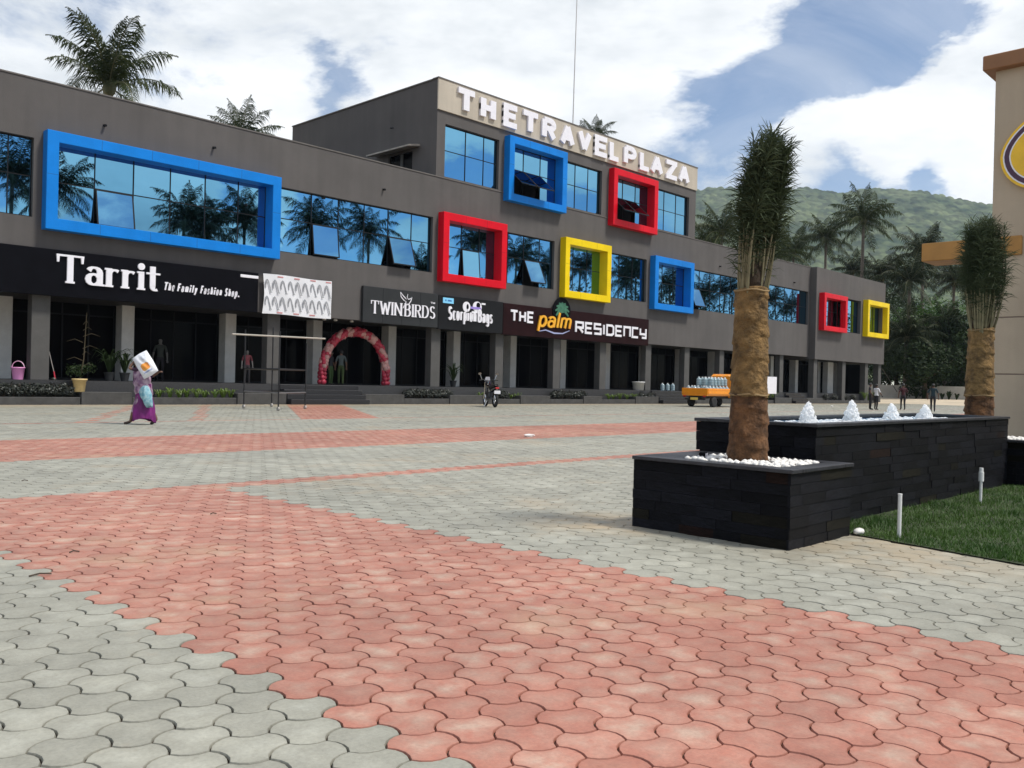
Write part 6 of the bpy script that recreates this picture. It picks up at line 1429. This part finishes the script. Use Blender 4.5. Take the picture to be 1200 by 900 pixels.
# pale blue cloth bundle hanging at the hip
q = MB(); n = 14; L = 10; vs = []
for l in range(L+1):
    u = l/L; z = 1.0-.50*u; r = .035+.085*math.sin(u**.8*PI*.86)
    for k in range(n): a = 2*PI*k/n; f = 1+.26*math.sin(4*a+u*4)+.12*math.sin(9*a-u*8); vs.append((r*.6*math.cos(a)*f, r*1.1*math.sin(a)*f-.12*u*u, z-.05*math.cos(3*a)*u))
q.add(vs, [(l*n+k, l*n+(k+1) % n, (l+1)*n+(k+1) % n, (l+1)*n+k) for l in range(L) for k in range(n)]+[tuple(L*n+k for k in range(n))])
q.build('cloth_fold', mat('pale_blue_cloth', (.09, .30, .40), .8, col2=(.40, .58, .62), scale=11), wo_, smooth=True, loc=(-.215, -.09, -.02))
# the sack: its own thing, resting on her upper back
def sack():
    b_ = MB(); nx, ny = 14, 18; hw_, hl, th = .20, .30, .10; idx = {}
    def P(i, j, s):
        u = 2*i/nx-1; v = 2*j/ny-1; e = (1-abs(u)**2.6)*(1-abs(v)**3.2)
        r_ = 1-.06*abs(u*v); return (u*hw_*r_, v*hl*r_, s*(th*max(0, e)**.55)+.012*math.sin(u*9+v*5)*e)
    vs = []; fs = []
    for s in (-1, 1):
        o = len(vs); vs += [P(i, j, s) for i in range(nx+1) for j in range(ny+1)]
        for i in range(nx):
            for j in range(ny):
                f = (o+i*(ny+1)+j, o+(i+1)*(ny+1)+j, o+(i+1)*(ny+1)+j+1, o+i*(ny+1)+j+1); fs.append(f if s > 0 else f[::-1])
    b_.add(vs, fs); return b_, P
sb, SP = sack()
ctr_ = Vector(wp)+Matrix.Rotation(hd-PI/2, 3, 'Z') @ (V3(-.15, -.055, 1.50)*kk)
sk = thing('sack', 'bulging white sack with orange print carried on the shoulder of the woman', 'sack', ctr_)
side_ = -FW; up_ = (RT*.53-UP*.85).normalized()            # long axis slants down to the right
e3 = Vector((-FW.x, -FW.y, .12)).normalized(); e2 = (Vector((RT0.x, RT0.y, 0))*.55+Vector((0, 0, -.84))); e2 = (e2-e3*e2.dot(e3)).normalized(); e1 = e2.cross(e3)
sk.rotation_euler = Matrix((e1, e2, e3)).transposed().to_euler()
sb.build('sack_body', mat('white_woven_plastic', (.74, .76, .80), .5, var=.06, scale=12), sk, smooth=True)
def patch(u0, u1, v0, v1, name, mt):
    q = MB(); n_ = 8
    for i in range(n_+1):
        for j in range(n_+1):
            u, v = u0+(u1-u0)*i/n_, v0+(v1-v0)*j/n_; x, y, z = SP((u+1)/2*14, (v+1)/2*18, 1); q.v.append((x, y, z+.004))
    for i in range(n_):
        for j in range(n_):
            if (i in (0, n_-1)) and (j in (0, n_-1)): continue
            q.f.append((i*(n_+1)+j, (i+1)*(n_+1)+j, (i+1)*(n_+1)+j+1, i*(n_+1)+j+1)); q.mi.append(0)
    q.build(name, mt, sk, smooth=True)
patch(-.5, .45, -.05, .52, 'orange_print', mat('orange_print', (.80, .22, .03), .5, col2=(.80, .42, .08), scale=9))
patch(-.55, .5, .60, .70, 'blue_print', mat('blue_print', (.30, .36, .55), .5))
patch(-.6, -.1, -.68, -.3, 'pale_print', mat('pale_print', (.55, .60, .70), .5, col2=(.72, .74, .78), scale=22))

# ================================================================== HAZE
hz_ = MB(); hz_.box(-120, 3300, -160, 2900, -1.1, 700)
M_HAZE = D.materials.new('haze_air'); M_HAZE.use_nodes = True; t = M_HAZE.node_tree; t.nodes.clear()
vo = t.nodes.new('ShaderNodeVolumePrincipled'); vo.inputs['Density'].default_value = .00010; vo.inputs['Color'].default_value = (.66, .82, 1.0, 1); vo.inputs['Anisotropy'].default_value = 0.0
ou = t.nodes.new('ShaderNodeOutputMaterial'); t.links.new(vo.outputs[0], ou.inputs['Volume'])
HAZE = True
if HAZE: hz_.build('haze', M_HAZE, kind='stuff')
